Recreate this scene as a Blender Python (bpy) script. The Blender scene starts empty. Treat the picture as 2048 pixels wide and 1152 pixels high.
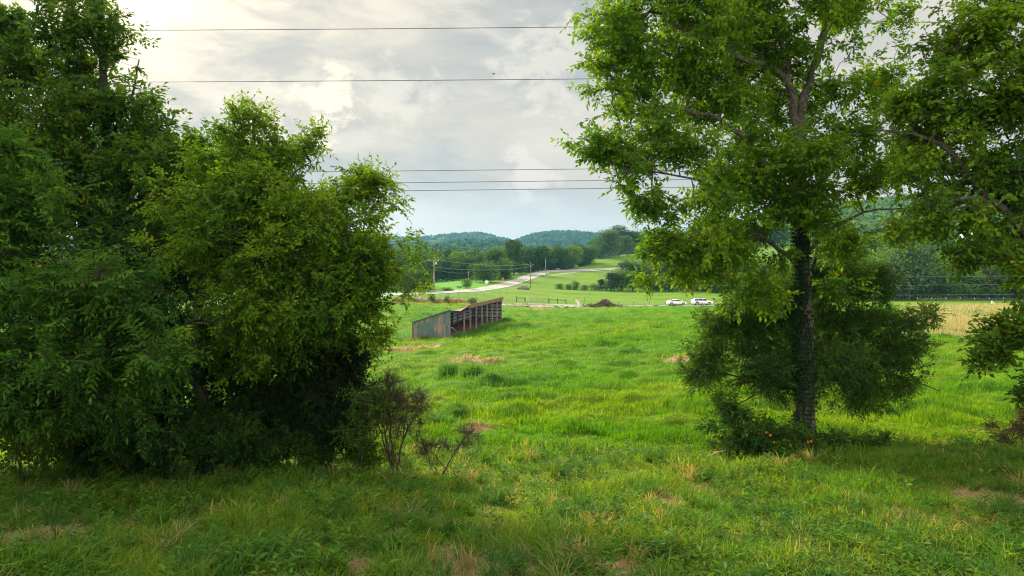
import bpy, bmesh, math, random
import numpy as np
from mathutils import Vector, Matrix
sc = bpy.context.scene
COL = sc.collection
R = math.radians

# ---------------------------------------------------------------- camera
F, CX, CY, ZC = 1384.0, 1024.0, 576.0, 8.5
PITCH = math.atan((576 - 540) / F)
cam = bpy.data.cameras.new("camera")
cam.sensor_width = 36.0
cam.lens = 36.0 * F / 2048.0
cam.clip_start = 0.1
cam.clip_end = 20000
camo = bpy.data.objects.new("camera", cam)
camo.location = (0, 0, ZC)
camo.rotation_euler = (R(90) - PITCH, 0, 0)
COL.objects.link(camo)
sc.camera = camo

# ---------------------------------------------------------------- light
SUN_AZ, SUN_EL = R(-31), R(27)
SUN_DIR = Vector((math.sin(SUN_AZ) * math.cos(SUN_EL), math.cos(SUN_AZ) * math.cos(SUN_EL), math.sin(SUN_EL)))
EXPOSURE = 1.08
sc.view_settings.view_transform = 'Standard'
sc.view_settings.look = 'None'
sc.view_settings.exposure = EXPOSURE
sc.view_settings.gamma = 1.0
sc.view_settings.use_curve_mapping = False
sl = bpy.data.lights.new("sun", 'SUN')
sl.energy = 4.9
sl.angle = R(10.0)
sl.color = (1.0, 0.91, 0.76)
so = bpy.data.objects.new("sun", sl)
so.rotation_euler = SUN_DIR.to_track_quat('Z', 'Y').to_euler()
so.location = (0, 0, 60)
COL.objects.link(so)
sc.cycles.max_bounces = 7
sc.cycles.diffuse_bounces = 4
sc.cycles.glossy_bounces = 2
sc.cycles.transmission_bounces = 4
sc.cycles.volume_bounces = 0
sc.cycles.transparent_max_bounces = 4
sc.cycles.use_denoising = True
sc.cycles.denoising_prefilter = 'NONE'
sc.cycles.filter_width = 1.15
sc.cycles.caustics_reflective = False
sc.cycles.caustics_refractive = False


class NT:
    """tiny node-tree helper"""
    def __init__(self, tree):
        self.t = tree
        tree.nodes.clear()

    def n(self, typ, **kw):
        nd = self.t.nodes.new(typ)
        for k, v in kw.items():
            setattr(nd, k, v)
        return nd

    def l(self, a, b):
        self.t.links.new(a, b)

    def put(self, sock, v):
        if isinstance(v, bpy.types.NodeSocket):
            self.l(v, sock)
        else:
            sock.default_value = v

    def math(self, op, a, b=0.0, clamp=False):
        m = self.n('ShaderNodeMath', operation=op, use_clamp=clamp)
        self.put(m.inputs[0], a)
        self.put(m.inputs[1], b)
        return m.outputs[0]

    def mix(self, f, a, b, mode='MIX'):
        m = self.n('ShaderNodeMix', data_type='RGBA', blend_type=mode)
        self.put(m.inputs[0], f)
        self.put(m.inputs[6], a)
        self.put(m.inputs[7], b)
        return m.outputs[2]

    def noise(self, vec, scale, detail=6, rough=0.55, dist=0.0):
        m = self.n('ShaderNodeTexNoise')
        if vec is not None:
            self.l(vec, m.inputs['Vector'])
        m.inputs['Scale'].default_value = scale
        m.inputs['Detail'].default_value = detail
        m.inputs['Roughness'].default_value = rough
        m.inputs['Distortion'].default_value = dist
        return m.outputs[0]

    def step(self, v, a, b):
        m = self.n('ShaderNodeMapRange', interpolation_type='SMOOTHSTEP')
        self.put(m.inputs[0], v)
        m.inputs[1].default_value = a
        m.inputs[2].default_value = b
        return m.outputs[0]


def ray(px, py):
    a, b = (px - CX) / F, (CY - py) / F
    cp, sp = math.cos(PITCH), math.sin(PITCH)
    return Vector((a, cp + b * sp, -sp + b * cp))


def at(px, py, Y):
    d = ray(px, py)
    return Vector((0, 0, ZC)) + d * (Y / d.y)


# ---------------------------------------------------------------- sky
w = bpy.data.worlds.new("World")
sc.world = w
w.use_nodes = True
t = NT(w.node_tree)
tc = t.n('ShaderNodeTexCoord').outputs['Generated']
sky = t.n('ShaderNodeTexSky', sky_type='NISHITA')
sky.sun_disc = False
sky.sun_elevation = SUN_EL
sky.sun_rotation = SUN_AZ
sky.air_density = 1.0
sky.dust_density = 1.5
sky_s = t.n('ShaderNodeVectorMath', operation='SCALE')
t.l(sky.outputs[0], sky_s.inputs[0])
sky_s.inputs['Scale'].default_value = 0.06
mp = t.n('ShaderNodeMapping')
mp.inputs['Scale'].default_value = (1.0, 1.0, 2.6)
t.l(tc, mp.inputs[0])
v = mp.outputs[0]
mp2 = t.n('ShaderNodeMapping')
mp2.inputs['Scale'].default_value = (1.0, 1.0, 1.6)
mp2.inputs['Location'].default_value = (3.1, 1.7, 0.4)
t.l(tc, mp2.inputs[0])
v2 = mp2.outputs[0]
sep = t.n('ShaderNodeSeparateXYZ')
t.l(tc, sep.inputs[0])
el = sep.outputs[2]


def lobe(direction, power):
    dp = t.n('ShaderNodeVectorMath', operation='DOT_PRODUCT')
    t.l(tc, dp.inputs[0])
    dp.inputs[1].default_value = direction.normalized()
    return t.math('POWER', t.math('MAXIMUM', dp.outputs['Value'], 0.0), power)


big = t.noise(v, 3.0, 8, 0.55, 0.35)
fine = t.noise(v, 9.0, 8, 0.6, 0.5)
puff = t.noise(v2, 21.0, 9, 0.60, 0.2)
g_sun = lobe(SUN_DIR, 9)
g_tight = lobe(SUN_DIR, 40)
g_gap = lobe(ray(250, 25), 600)
g_cum = lobe(ray(655, 215), 560)
g_cum2 = lobe(ray(1100, 130), 260)
g_cum3 = lobe(ray(530, 255), 420)
g_dark = lobe(ray(1080, 215), 220)
g_dark2 = lobe(ray(900, 300), 300)
KS = 1.0 / (2 ** EXPOSURE)
def C(r, g, b, k=1.0):
    return (r * KS * k, g * KS * k, b * KS * k, 1)
# layered overcast: grey undersides, cream where thin towards the sun
cloud = t.mix(t.step(big, 0.34, 0.64), C(0.50, 0.53, 0.52), C(0.78, 0.725, 0.625))
cloud = t.mix(t.math('MULTIPLY', t.step(fine, 0.46, 0.72), 0.65), cloud, C(0.90, 0.84, 0.72))
cloud = t.mix(t.math('MULTIPLY', t.math('ADD', g_dark, g_dark2, True), t.math('MULTIPLY', t.step(big, 0.74, 0.32), 0.85)), cloud, C(0.47, 0.525, 0.53))
glow = t.math('ADD', t.math('MULTIPLY', g_sun, 0.20), t.math('ADD', t.math('MULTIPLY', g_gap, 1.1), t.math('MULTIPLY', g_tight, 0.7)))
glow = t.math('MULTIPLY', glow, t.math('ADD', t.math('MULTIPLY', t.step(fine, 0.35, 0.65), 0.9), 0.25))
cloud = t.mix(glow, cloud, C(1.55, 1.34, 0.98))
def cumulus(lb, k, colr):
    global cloud
    bulge = t.math('ADD', lb, t.math('MULTIPLY', t.math('SUBTRACT', puff, 0.5), t.math('MULTIPLY', t.step(lb, 0.05, 0.5), 3.4)))
    cloud = t.mix(t.math('MULTIPLY', t.step(bulge, 0.45, 1.05), k), cloud, colr)
cumulus(g_cum2, 0.6, C(0.97, 0.90, 0.78))
cumulus(g_cum3, 0.8, C(1.05, 0.97, 0.80))
cumulus(g_cum, 1.0, C(1.22, 1.09, 0.84))
cumulus(lobe(ray(1060, 345), 900), 0.7, C(0.95, 0.86, 0.77))
cumulus(lobe(ray(800, 180), 420), 0.6, C(0.97, 0.91, 0.80))
# band of clearer blue-grey air low down
low = t.step(t.math('ADD', el, t.math('MULTIPLY', t.math('SUBTRACT', big, 0.5), 0.22)), 0.14, 0.03)
haze_sky = t.mix(0.2, C(0.69, 0.75, 0.75), sky_s.outputs[0])
cloud = t.mix(t.math('MULTIPLY', low, 0.92), cloud, haze_sky)
# added fill light: unseen sky behind the camera and overhead is brightened
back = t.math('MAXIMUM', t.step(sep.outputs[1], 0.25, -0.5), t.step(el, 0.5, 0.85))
fill_gain = t.math('ADD', t.math('MULTIPLY', back, 2.0), 1.0)
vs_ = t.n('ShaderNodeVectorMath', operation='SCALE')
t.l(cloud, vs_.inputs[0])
t.l(fill_gain, vs_.inputs['Scale'])
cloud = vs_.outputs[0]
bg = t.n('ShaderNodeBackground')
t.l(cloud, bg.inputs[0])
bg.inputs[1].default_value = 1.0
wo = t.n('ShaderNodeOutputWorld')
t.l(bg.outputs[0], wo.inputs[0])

# ---------------------------------------------------------------- object helpers
rng = np.random.default_rng(7)
random.seed(7)


def mesh_np(name, verts, faces, mat=None, cols=None, smooth=False, parent=None, link=True):
    """faces: (n,3) or (n,4) int array, or list of such arrays"""
    me = bpy.data.meshes.new(name)
    fl = faces if isinstance(faces, list) else [faces]
    fl = [f for f in fl if len(f)]
    verts = np.asarray(verts, dtype=np.float32)
    me.vertices.add(len(verts))
    me.vertices.foreach_set('co', verts.ravel())
    idx = np.concatenate([f.ravel() for f in fl]).astype(np.int32)
    tot = np.concatenate([np.full(len(f), f.shape[1], dtype=np.int32) for f in fl])
    start = np.concatenate([[0], np.cumsum(tot)[:-1]]).astype(np.int32)
    me.loops.add(len(idx))
    me.loops.foreach_set('vertex_index', idx)
    me.polygons.add(len(tot))
    me.polygons.foreach_set('loop_start', start)
    me.polygons.foreach_set('use_smooth', np.full(len(tot), smooth, dtype=bool))
    if cols is not None:
        ca = me.color_attributes.new('col', 'FLOAT_COLOR', 'POINT')
        c4 = np.ones((len(verts), 4), dtype=np.float32)
        c4[:, :3] = cols
        ca.data.foreach_set('color', c4.ravel())
    me.update(calc_edges=True)
    if mat:
        me.materials.append(mat)
    o = bpy.data.objects.new(name, me)
    if link:
        COL.objects.link(o)
    if parent:
        o.parent = parent
    return o


def bobj(name, bm, mat=None, parent=None, smooth=False):
    me = bpy.data.meshes.new(name)
    bmesh.ops.recalc_face_normals(bm, faces=bm.faces)
    for f in bm.faces:
        f.smooth = smooth
    bm.to_mesh(me)
    bm.free()
    if mat:
        me.materials.append(mat)
    o = bpy.data.objects.new(name, me)
    COL.objects.link(o)
    if parent:
        o.parent = parent
    return o


def thing(name, label, cat, loc=(0, 0, 0), rz=0.0, group=None):
    o = bpy.data.objects.new(name, None)
    o.empty_display_size = 0.3
    COL.objects.link(o)
    o.location = loc
    o.rotation_euler = (0, 0, rz)
    return tag(o, label, cat, group)


def tag(o, label=None, cat=None, group=None, kind=None):
    if label: o['label'] = label
    if cat: o['category'] = cat
    if group: o['group'] = group
    if kind: o['kind'] = kind
    return o


def copy_tree(o, parent=None):
    c = o.copy()
    COL.objects.link(c)
    c.parent = parent
    for ch in [x for x in o.children]:
        copy_tree(ch, c)
    return c


def box(bm, c, s, rot=None, bevel=0.0):
    r = bmesh.ops.create_cube(bm, size=1.0)
    vs = r['verts']
    M = Matrix.Translation(Vector(c)) @ (rot.to_4x4() if rot is not None else Matrix()) @ Matrix.Diagonal((*s, 1))
    bmesh.ops.transform(bm, matrix=M, verts=vs)
    if bevel > 0:
        es = list({e for vv in vs for e in vv.link_edges})
        bmesh.ops.bevel(bm, geom=es, offset=bevel, segments=2, affect='EDGES', profile=0.5)
    return vs


def bar(bm, a, b, w_, h_=None):
    """square bar from a to b"""
    a, b = Vector(a), Vector(b)
    h_ = h_ or w_
    d = b - a
    q = d.to_track_quat('Z', 'Y').to_matrix()
    box(bm, (a + b) / 2, (w_, h_, d.length), q)


def rod(bm, a, b, r1, r2=None, seg=8):
    a, b = Vector(a), Vector(b)
    d = b - a
    M = Matrix.Translation((a + b) / 2) @ d.to_track_quat('Z', 'Y').to_matrix().to_4x4()
    bmesh.ops.create_cone(bm, cap_ends=True, segments=seg, radius1=r1, radius2=r1 if r2 is None else r2, depth=d.length, matrix=M)


# ---------------------------------------------------------------- numpy noise
_perm = rng.random((256, 256))


def vnoise(x, y):
    xi, yi = np.floor(x).astype(int), np.floor(y).astype(int)
    fx, fy = x - xi, y - yi
    fx, fy = fx * fx * (3 - 2 * fx), fy * fy * (3 - 2 * fy)
    g = lambda a, b: _perm[a % 256, b % 256]
    return (g(xi, yi) * (1 - fx) + g(xi + 1, yi) * fx) * (1 - fy) + (g(xi, yi + 1) * (1 - fx) + g(xi + 1, yi + 1) * fx) * fy


def fbm(x, y, o=4):
    s, a, tot = 0, 1.0, 0
    for i in range(o):
        s = s + a * vnoise(x * 2 ** i + 17.3 * i, y * 2 ** i + 5.1 * i)
        tot += a
        a *= 0.5
    return s / tot


def smoothstep(a, b, x):
    t_ = np.clip((x - a) / (b - a), 0, 1)
    return t_ * t_ * (3 - 2 * t_)


# ---------------------------------------------------------------- materials
def mat_principled(name, color, rough=0.8, spec=0.2, metal=0.0, noise=None, bump=None):
    """noise=(scale, second colour, low, high) mottles the colour; bump=(scale, strength)"""
    m = bpy.data.materials.new(name)
    m.use_nodes = True
    q = NT(m.node_tree)
    p = q.n('ShaderNodeBsdfPrincipled')
    o = q.n('ShaderNodeOutputMaterial')
    q.l(p.outputs[0], o.inputs[0])
    p.inputs['Roughness'].default_value = rough
    p.inputs['Specular IOR Level'].default_value = spec
    p.inputs['Metallic'].default_value = metal
    co = q.n('ShaderNodeTexCoord').outputs['Object']
    c1 = (*color, 1)
    if noise:
        nz = q.noise(co, noise[0], 5, 0.6)
        q.l(q.mix(q.step(nz, noise[2], noise[3]), c1, (*noise[1], 1)), p.inputs['Base Color'])
    else:
        p.inputs['Base Color'].default_value = c1
    if bump:
        b = q.n('ShaderNodeBump')
        b.inputs['Strength'].default_value = bump[1]
        b.inputs['Distance'].default_value = 0.05
        q.l(q.noise(co, bump[0], 5, 0.6), b.inputs['Height'])
        q.l(b.outputs[0], p.inputs['Normal'])
    return m


def mat_leaf(name, trans=0.45, rough=0.6, spec=0.10, boost=(1.5, 1.35, 0.5)):
    m = bpy.data.materials.new(name)
    m.use_nodes = True
    q = NT(m.node_tree)
    a = q.n('ShaderNodeAttribute', attribute_name='col')
    p = q.n('ShaderNodeBsdfPrincipled')
    p.inputs['Roughness'].default_value = rough
    p.inputs['Specular IOR Level'].default_value = spec
    q.l(a.outputs['Color'], p.inputs['Base Color'])
    tr = q.n('ShaderNodeBsdfTranslucent')
    q.l(q.mix(1.0, a.outputs['Color'], (*boost, 1), 'MULTIPLY'), tr.inputs['Color'])
    mx = q.n('ShaderNodeMixShader')
    mx.inputs[0].default_value = trans
    q.l(p.outputs[0], mx.inputs[1])
    q.l(tr.outputs[0], mx.inputs[2])
    o = q.n('ShaderNodeOutputMaterial')
    q.l(mx.outputs[0], o.inputs[0])
    return m


M_LEAF = mat_leaf('leaf')
M_GRASS = mat_leaf('grass_blade', 0.45, 0.6, 0.15)
M_NEEDLE = mat_leaf('cedar_needle', 0.35, 0.7, 0.1)
M_FARLEAF = mat_leaf('far_leaf', 0.3, 0.7, 0.1)
M_PETAL = mat_leaf('petal', 0.3, 0.6, 0.1)
M_BARK = mat_principled('bark', (0.085, 0.068, 0.052), 0.9, 0.1, noise=(14, (0.16, 0.135, 0.11), 0.42, 0.62), bump=(22, 0.9))
M_DARKBARK = mat_principled('dark_bark', (0.04, 0.032, 0.026), 0.9, 0.1, noise=(16, (0.075, 0.06, 0.048), 0.42, 0.62), bump=(22, 0.8))
M_DEAD = mat_principled('dead_twig', (0.044, 0.034, 0.022), 0.9, 0.1, noise=(6, (0.085, 0.066, 0.044), 0.42, 0.62))
M_GREYWOOD = mat_principled('grey_wood', (0.30, 0.26, 0.22), 0.85, 0.15, noise=(9, (0.42, 0.38, 0.33), 0.4, 0.65))
M_BROWNWOOD = mat_principled('brown_wood', (0.20, 0.11, 0.075), 0.8, 0.15, noise=(5, (0.30, 0.18, 0.13), 0.4, 0.65))
# ---------------------------------------------------------------- terrain
PXC = np.array([-500, 0, 350, 700, 800, 920, 1010, 1110, 1170, 1250, 1400, 1600, 1800, 2048, 2500], float)
TROWS = {  # distance : picture row of the ground there, per column
    4:   [1750] * 15,
    8:   [1152] * 15,
    12:  [1018, 1018, 1015, 1008, 1006, 1005, 1005, 1005, 1005, 1003, 1000, 998, 996, 996, 996],
    16:  [948, 948, 945, 934, 930, 926, 924, 922, 921, 920, 914, 906, 903, 903, 903],
    20:  [905, 903, 900, 890, 884, 876, 872, 870, 868, 866, 862, 858, 854, 850, 850],
    26:  [855, 852, 848, 832, 826, 820, 815, 813, 811, 810, 807, 804, 802, 800, 800],
    34:  [808, 806, 800, 782, 776, 771, 768, 766, 764, 762, 758, 754, 752, 750, 750],
    45:  [772, 770, 757, 744, 738, 733, 729, 727, 725, 722, 719, 715, 711, 708, 708],
    60:  [738, 736, 722, 712, 707, 701, 697, 694, 691, 688, 684, 680, 680, 680, 680],
    77:  [707, 705, 692, 688, 682, 676, 668, 664, 661, 658, 656, 655, 655, 655, 655],
    97:  [688, 684, 664, 646, 643, 643, 640, 640, 640, 640, 638, 637, 638, 640, 640],
    115: [678, 672, 650, 621, 617, 622, 628, 628, 628, 628, 627, 627, 627, 628, 628],
    135: [668, 660, 636, 607, 604, 609, 617, 619, 619, 619, 619, 619, 619, 620, 620],
    165: [655, 640, 617, 594, 591, 596, 608, 611, 612, 612, 612, 612, 612, 612, 612],
    190: [645, 625, 604, 587.5, 586, 587, 597, 602, 603, 603, 604, 605, 604.5, 604, 604],
    220: [630, 610, 594, 583, 581.5, 578, 584, 590, 591, 592, 592, 600, 600, 600, 600],
    260: [610, 595, 585, 578, 575, 569, 571, 576, 577, 578, 580, 594, 595, 594, 594],
    310: [590, 580, 576, 572, 569, 560.5, 555, 554, 557, 560, 562, 580, 578, 575, 575],
    340: [585, 576, 572, 568, 566, 558, 549, 545, 547, 550, 550, 572, 567, 563, 563],
    370: [580, 572, 568, 566, 564, 556, 546, 536.5, 538.5, 539.5, 535, 560, 555, 550, 550],
    400: [577, 570, 567, 565, 563, 556, 546.5, 535, 530, 528, 524, 540, 535, 535, 540],
    450: [570, 565, 563, 562, 561, 559, 552, 541, 517, 504, 502, 503, 502, 510, 520],
    600: [560, 558, 558, 557, 557, 556, 556, 552, 535, 525, 490, 482, 478, 470, 470],
    900: [553, 552, 552, 551, 550, 550, 550, 548, 545, 540, 480, 432, 400, 385, 375],
    1500: [548, 547, 547, 547, 546, 546, 546, 546, 545, 540, 505, 475, 455, 440, 430],
    2500: [543.5] * 15,
    7000: [541.3] * 15,
}
_tz = np.array([[at(px, py, Y).z for px, py in zip(PXC, r)] for Y, r in TROWS.items()])
_lr = np.log(np.array(list(TROWS.keys()), float))
NPX, NLY = 400, 400
_gpx = np.linspace(-500, 2500, NPX)
_gly = np.linspace(math.log(4), math.log(7000), NLY)
_tmp = np.array([np.interp(_gpx, PXC, r) for r in _tz])
HT = np.array([np.interp(_gly, _lr, _tmp[:, i]) for i in range(NPX)]).T
for _ in range(3):
    p_ = np.pad(HT, ((2, 2), (0, 0)), 'edge')
    HT = sum(p_[2 + i:2 + i + NLY] for i in (-2, -1, 0, 1, 2)) / 5
    p_ = np.pad(HT, ((0, 0), (1, 1)), 'edge')
    HT = sum(p_[:, 1 + i:1 + i + NPX] for i in (-1, 0, 1)) / 3


def base_h(x, y):
    x, y = np.asarray(x, float), np.asarray(y, float)
    yy = np.clip(y, 4.0, 6999.0)
    px = np.clip(CX + F * x / yy, -499, 2499)
    u = (px + 500) / 3000 * (NPX - 1)
    v_ = (np.log(yy) - _gly[0]) / (_gly[-1] - _gly[0]) * (NLY - 1)
    i, j = np.clip(u.astype(int), 0, NPX - 2), np.clip(v_.astype(int), 0, NLY - 2)
    fu, fv = u - i, v_ - j
    return (HT[j, i] * (1 - fu) + HT[j, i + 1] * fu) * (1 - fv) + (HT[j + 1, i] * (1 - fu) + HT[j + 1, i + 1] * fu) * fv


def H(x, y):
    x, y = np.asarray(x, float), np.asarray(y, float)
    amp = smoothstep(15, 24, y) * (1 - smoothstep(150, 175, y))
    b = (fbm(x * 0.62 + 40, y * 0.95 + 9, 3) - 0.5) * 1.0 * amp
    b = b + (fbm(x * 0.12 + 3, y * 0.16 + 4, 2) - 0.5) * 0.9 * smoothstep(20, 40, y) * (1 - smoothstep(120, 160, y))
    near = 1 - smoothstep(15, 24, y)
    b = b + (fbm(x * 0.9 + 11, y * 0.9 + 31, 4) - 0.5) * 0.22 * near
    far = smoothstep(180, 240, y)
    b = b + (fbm(x * 0.03, y * 0.03, 3) - 0.5) * 0.8 * far * (1 - smoothstep(380, 420, y))
    return base_h(x, y) + b


_hy = np.geomspace(5, 1500, 5000)


def hit(px, py):
    """where the sight line of a photo pixel meets the ground"""
    d = ray(px, py)
    tt = _hy / d.y
    x, z = d.x * tt, ZC + d.z * tt
    g = H(x, _hy)
    k = np.nonzero(z <= g)[0]
    i = int(k[0]) if len(k) else len(_hy) - 1
    return Vector((x[i], _hy[i], float(g[i])))


def gz(x, y):
    return float(H(np.array([x]), np.array([y]))[0])


# ---------------------------------------------------------------- ground colour zones (real material differences)
def to_px(x, y, z):
    cp, sp = math.cos(PITCH), math.sin(PITCH)
    dz = z - ZC
    f = y * cp - dz * sp
    u = y * sp + dz * cp
    return CX + F * x / f, CY - F * u / f


def patch_mask(x, y, plist):
    m = np.zeros_like(x)
    wob = (fbm(x * 1.3 + 5, y * 0.9 + 8, 4) - 0.5)
    for (cx_, cy_, rx, ry) in plist:
        d = np.sqrt(((x - cx_) / rx) ** 2 + ((y - cy_) / ry) ** 2) + wob * 2.4
        m = np.maximum(m, 1 - smoothstep(0.7, 1.1, d))
    return m


DIRT = []
for (px, py, rx, ry) in [(45, 1080, 0.85, 1.1), (995, 1140, 0.62, 0.95), (715, 1150, 0.55, 0.7), (1975, 1000, 0.36, 0.75), (770, 703, 3.2, 1.9), (835, 697, 1.6, 1.0),
                         (920, 718, 1.2, 0.6), (975, 724, 0.9, 0.6), (1375, 717, 1.3, 0.8), (958, 857, 0.35, 0.5), (1225, 1130, 0.3, 0.3),
                         (1085, 618, 2.2, 2.0), (1340, 1010, .16, .3), (470, 1050, .16, .2), (1960, 1050, .18, .25), (1220, 1075, .12, .2)]:
    q_ = hit(px, py)
    DIRT.append((q_.x, q_.y, rx, ry))


def zones(x, y):
    """returns grass base colour (n,3), dirt mask, tan-meadow mask, grass height factor"""
    z = base_h(x, y)
    px = CX + F * x / np.clip(y, 4, None)
    n1 = fbm(x * 0.55 + 2, y * 0.85 + 7, 4)
    n2 = fbm(x * 0.09 + 12, y * 0.11 + 3, 3)
    n3 = fbm(x * 1.6 + 1, y * 1.6 + 21, 3)
    lush = np.array([0.062, 0.172, 0.004])
    yell = np.array([0.108, 0.192, 0.005])
    deep = np.array([0.044, 0.132, 0.008])
    bank = np.array([0.062, 0.146, 0.010])
    bank2 = np.array([0.104, 0.166, 0.014])
    mown = np.array([0.122, 0.205, 0.012])
    mown2 = np.array([0.078, 0.165, 0.012])
    tan = np.array([0.36, 0.28, 0.15])
    mixc = lambda a, b, f: a * (1 - f[:, None]) + b * f[:, None]
    c = mixc(np.tile(lush, (len(x), 1)), np.tile(yell, (len(x), 1)), smoothstep(0.40, 0.66, n2 * 0.7 + n3 * 0.3))
    c = mixc(c, np.tile(deep, (len(x), 1)), smoothstep(0.54, 0.66, n1) * 0.75)
    nearb = 1 - smoothstep(15.5, 20.0, y + (n1 - 0.5) * 5)
    b = mixc(np.tile(bank, (len(x), 1)), np.tile(bank2, (len(x), 1)), smoothstep(0.45, 0.62, n3))
    c = mixc(c, b, nearb)
    far = smoothstep(172, 182, y)
    stripes = 0.5 + 0.5 * np.sin(y * 0.32 + x * 0.06 + n2 * 4)
    mm = mixc(np.tile(mown, (len(x), 1)), np.tile(mown2, (len(x), 1)), np.clip(stripes * 0.35 + smoothstep(0.45, 0.65, n2) * 0.6, 0, 1))
    c = mixc(c, mm, far)
    leftfar = smoothstep(195, 215, y) * (1 - smoothstep(960, 1000, px))
    c = mixc(c, np.tile(np.array([0.085, 0.235, 0.012]), (len(x), 1)), leftfar)
    tm = 0.92 * smoothstep(1815, 1880, px + (n1 - 0.5) * 240) * smoothstep(62, 76, y + (n1 - 0.5) * 22) * (1 - smoothstep(168, 176, y)) * smoothstep(0.40, 0.56, n2 * 0.4 + n1 * 0.6 + 0.02)
    dm = patch_mask(x, y, DIRT)
    hfac = (0.40 + 1.05 * smoothstep(0.35, 0.68, n1)) * (1 - 0.6 * patch_mask(x, y, [(a_, b_ - 0.35, c_ * 1.35, d_ * 1.35) for a_, b_, c_, d_ in DIRT if b_ < 30]))
    return c, dm, tm, hfac, n1, n3


# ground sheet
rows = np.concatenate([np.linspace(-80, 2.5, 24), np.geomspace(3, 300, 760), np.geomspace(302, 9000, 170)])
ucol = np.linspace(-1, 1, 561)
YY = np.repeat(rows[:, None], len(ucol), 1)
XX = ucol[None, :] * (14 + np.abs(YY) * 1.02)
gx, gy = XX.ravel(), YY.ravel()
gz_ = H(gx, gy)
c_, dm_, tm_, hf_, n1_, n3_ = zones(gx, gy)
soil = np.array([0.25, 0.175, 0.115])
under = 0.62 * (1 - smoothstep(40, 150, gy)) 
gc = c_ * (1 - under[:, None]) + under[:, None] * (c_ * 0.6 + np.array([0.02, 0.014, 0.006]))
gc = gc * (1 - tm_[:, None]) + tm_[:, None] * np.array([0.22, 0.19, 0.11])
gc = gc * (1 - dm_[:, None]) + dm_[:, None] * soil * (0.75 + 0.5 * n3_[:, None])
nr, nc = len(rows), len(ucol)
ii = np.arange(nr * nc).reshape(nr, nc)
gf = np.stack([ii[:-1, :-1], ii[:-1, 1:], ii[1:, 1:], ii[1:, :-1]], -1).reshape(-1, 4)
m = bpy.data.materials.new('ground')
m.use_nodes = True
q = NT(m.node_tree)
at_ = q.n('ShaderNodeAttribute', attribute_name='col')
p = q.n('ShaderNodeBsdfPrincipled')
p.inputs['Roughness'].default_value = 0.95
p.inputs['Specular IOR Level'].default_value = 0.05
gco = q.n('ShaderNodeNewGeometry').outputs['Position']
mpn = q.n('ShaderNodeMapping')
mpn.inputs['Scale'].default_value = (1, 0.5, 1)
q.l(gco, mpn.inputs[0])
nz1 = q.noise(mpn.outputs[0], 1.1, 8, 0.65)
nz2 = q.noise(gco, 14, 6, 0.6)
f1 = q.math('ADD', q.math('MULTIPLY', nz1, 1.1), 0.42)
f2 = q.math('ADD', q.math('MULTIPLY', nz2, 0.7), 0.62)
ff = q.math('MULTIPLY', f1, f2)
cmb = q.n('ShaderNodeCombineColor')
for s_ in range(3):
    q.l(ff, cmb.inputs[s_])
q.l(q.mix(1.0, at_.outputs['Color'], cmb.outputs[0], 'MULTIPLY'), p.inputs['Base Color'])
bp = q.n('ShaderNodeBump')
bp.inputs['Strength'].default_value = 0.7
bp.inputs['Distance'].default_value = 0.25
q.l(nz1, bp.inputs['Height'])
q.l(bp.outputs[0], p.inputs['Normal'])
om = q.n('ShaderNodeOutputMaterial')
q.l(p.outputs[0], om.inputs[0])
M_GROUND = m
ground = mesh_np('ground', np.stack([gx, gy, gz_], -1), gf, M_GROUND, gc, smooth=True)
tag(ground, kind='structure')

# ---------------------------------------------------------------- roads
def ribbon(name, upper, lower, mat, lift=0.05, n=160, across=8, wide=1.0):
    """a sheet draped on the ground between two edges, each given as photo points"""
    def resample(pts):
        w3 = [hit(*pp) for pp in pts]
        a = np.array([[v.x, v.y] for v in w3])
        return a
    ua, la = resample(upper), resample(lower)
    s = np.linspace(0, 1, len(ua))
    sn = np.linspace(0, 1, n)
    def sm(a):
        out = np.stack([np.interp(sn, s, a[:, k]) for k in (0, 1)], -1)
        for _ in range(10):
            o2 = out.copy()
            o2[1:-1] = (out[:-2] + 2 * out[1:-1] + out[2:]) / 4
            out = o2
        return out
    ua, la = sm(ua), sm(la)
    mid_ = (ua + la) / 2
    ua, la = mid_ + (ua - mid_) * wide, mid_ + (la - mid_) * wide
    f = np.linspace(0, 1, across + 1)
    P_ = ua[:, None, :] * (1 - f)[None, :, None] + la[:, None, :] * f[None, :, None]
    x, y = P_[..., 0].ravel(), P_[..., 1].ravel()
    z = H(x, y) + lift
    k = np.arange(n * (across + 1)).reshape(n, across + 1)
    fc = np.stack([k[:-1, :-1], k[:-1, 1:], k[1:, 1:], k[1:, :-1]], -1).reshape(-1, 4)
    o = mesh_np(name, np.stack([x, y, z], -1), fc, mat, smooth=True)
    o['kind'] = 'structure'
    return o, P_


M_ASPHALT = mat_principled('asphalt', (0.25, 0.245, 0.24), 0.85, 0.2, noise=(0.6, (0.31, 0.30, 0.29), 0.4, 0.62))
M_DARKASPHALT = mat_principled('dark_asphalt', (0.14, 0.15, 0.17), 0.85, 0.2, noise=(0.6, (0.19, 0.2, 0.22), 0.4, 0.62))
M_GRAVEL = mat_principled('gravel', (0.26, 0.245, 0.23), 0.95, 0.1, noise=(0.5, (0.22, 0.195, 0.165), 0.42, 0.6), bump=(9, 0.5))
M_PALEGRAVEL = mat_principled('pale_gravel', (0.30, 0.285, 0.26), 0.95, 0.1, noise=(1.2, (0.22, 0.20, 0.17), 0.45, 0.6), bump=(9, 0.5))
M_YELLOW = mat_principled('yellow_paint', (0.55, 0.33, 0.05), 0.7, 0.2)
M_WHITEPAINT = mat_principled('white_paint', (0.7, 0.7, 0.68), 0.7, 0.2)
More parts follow.
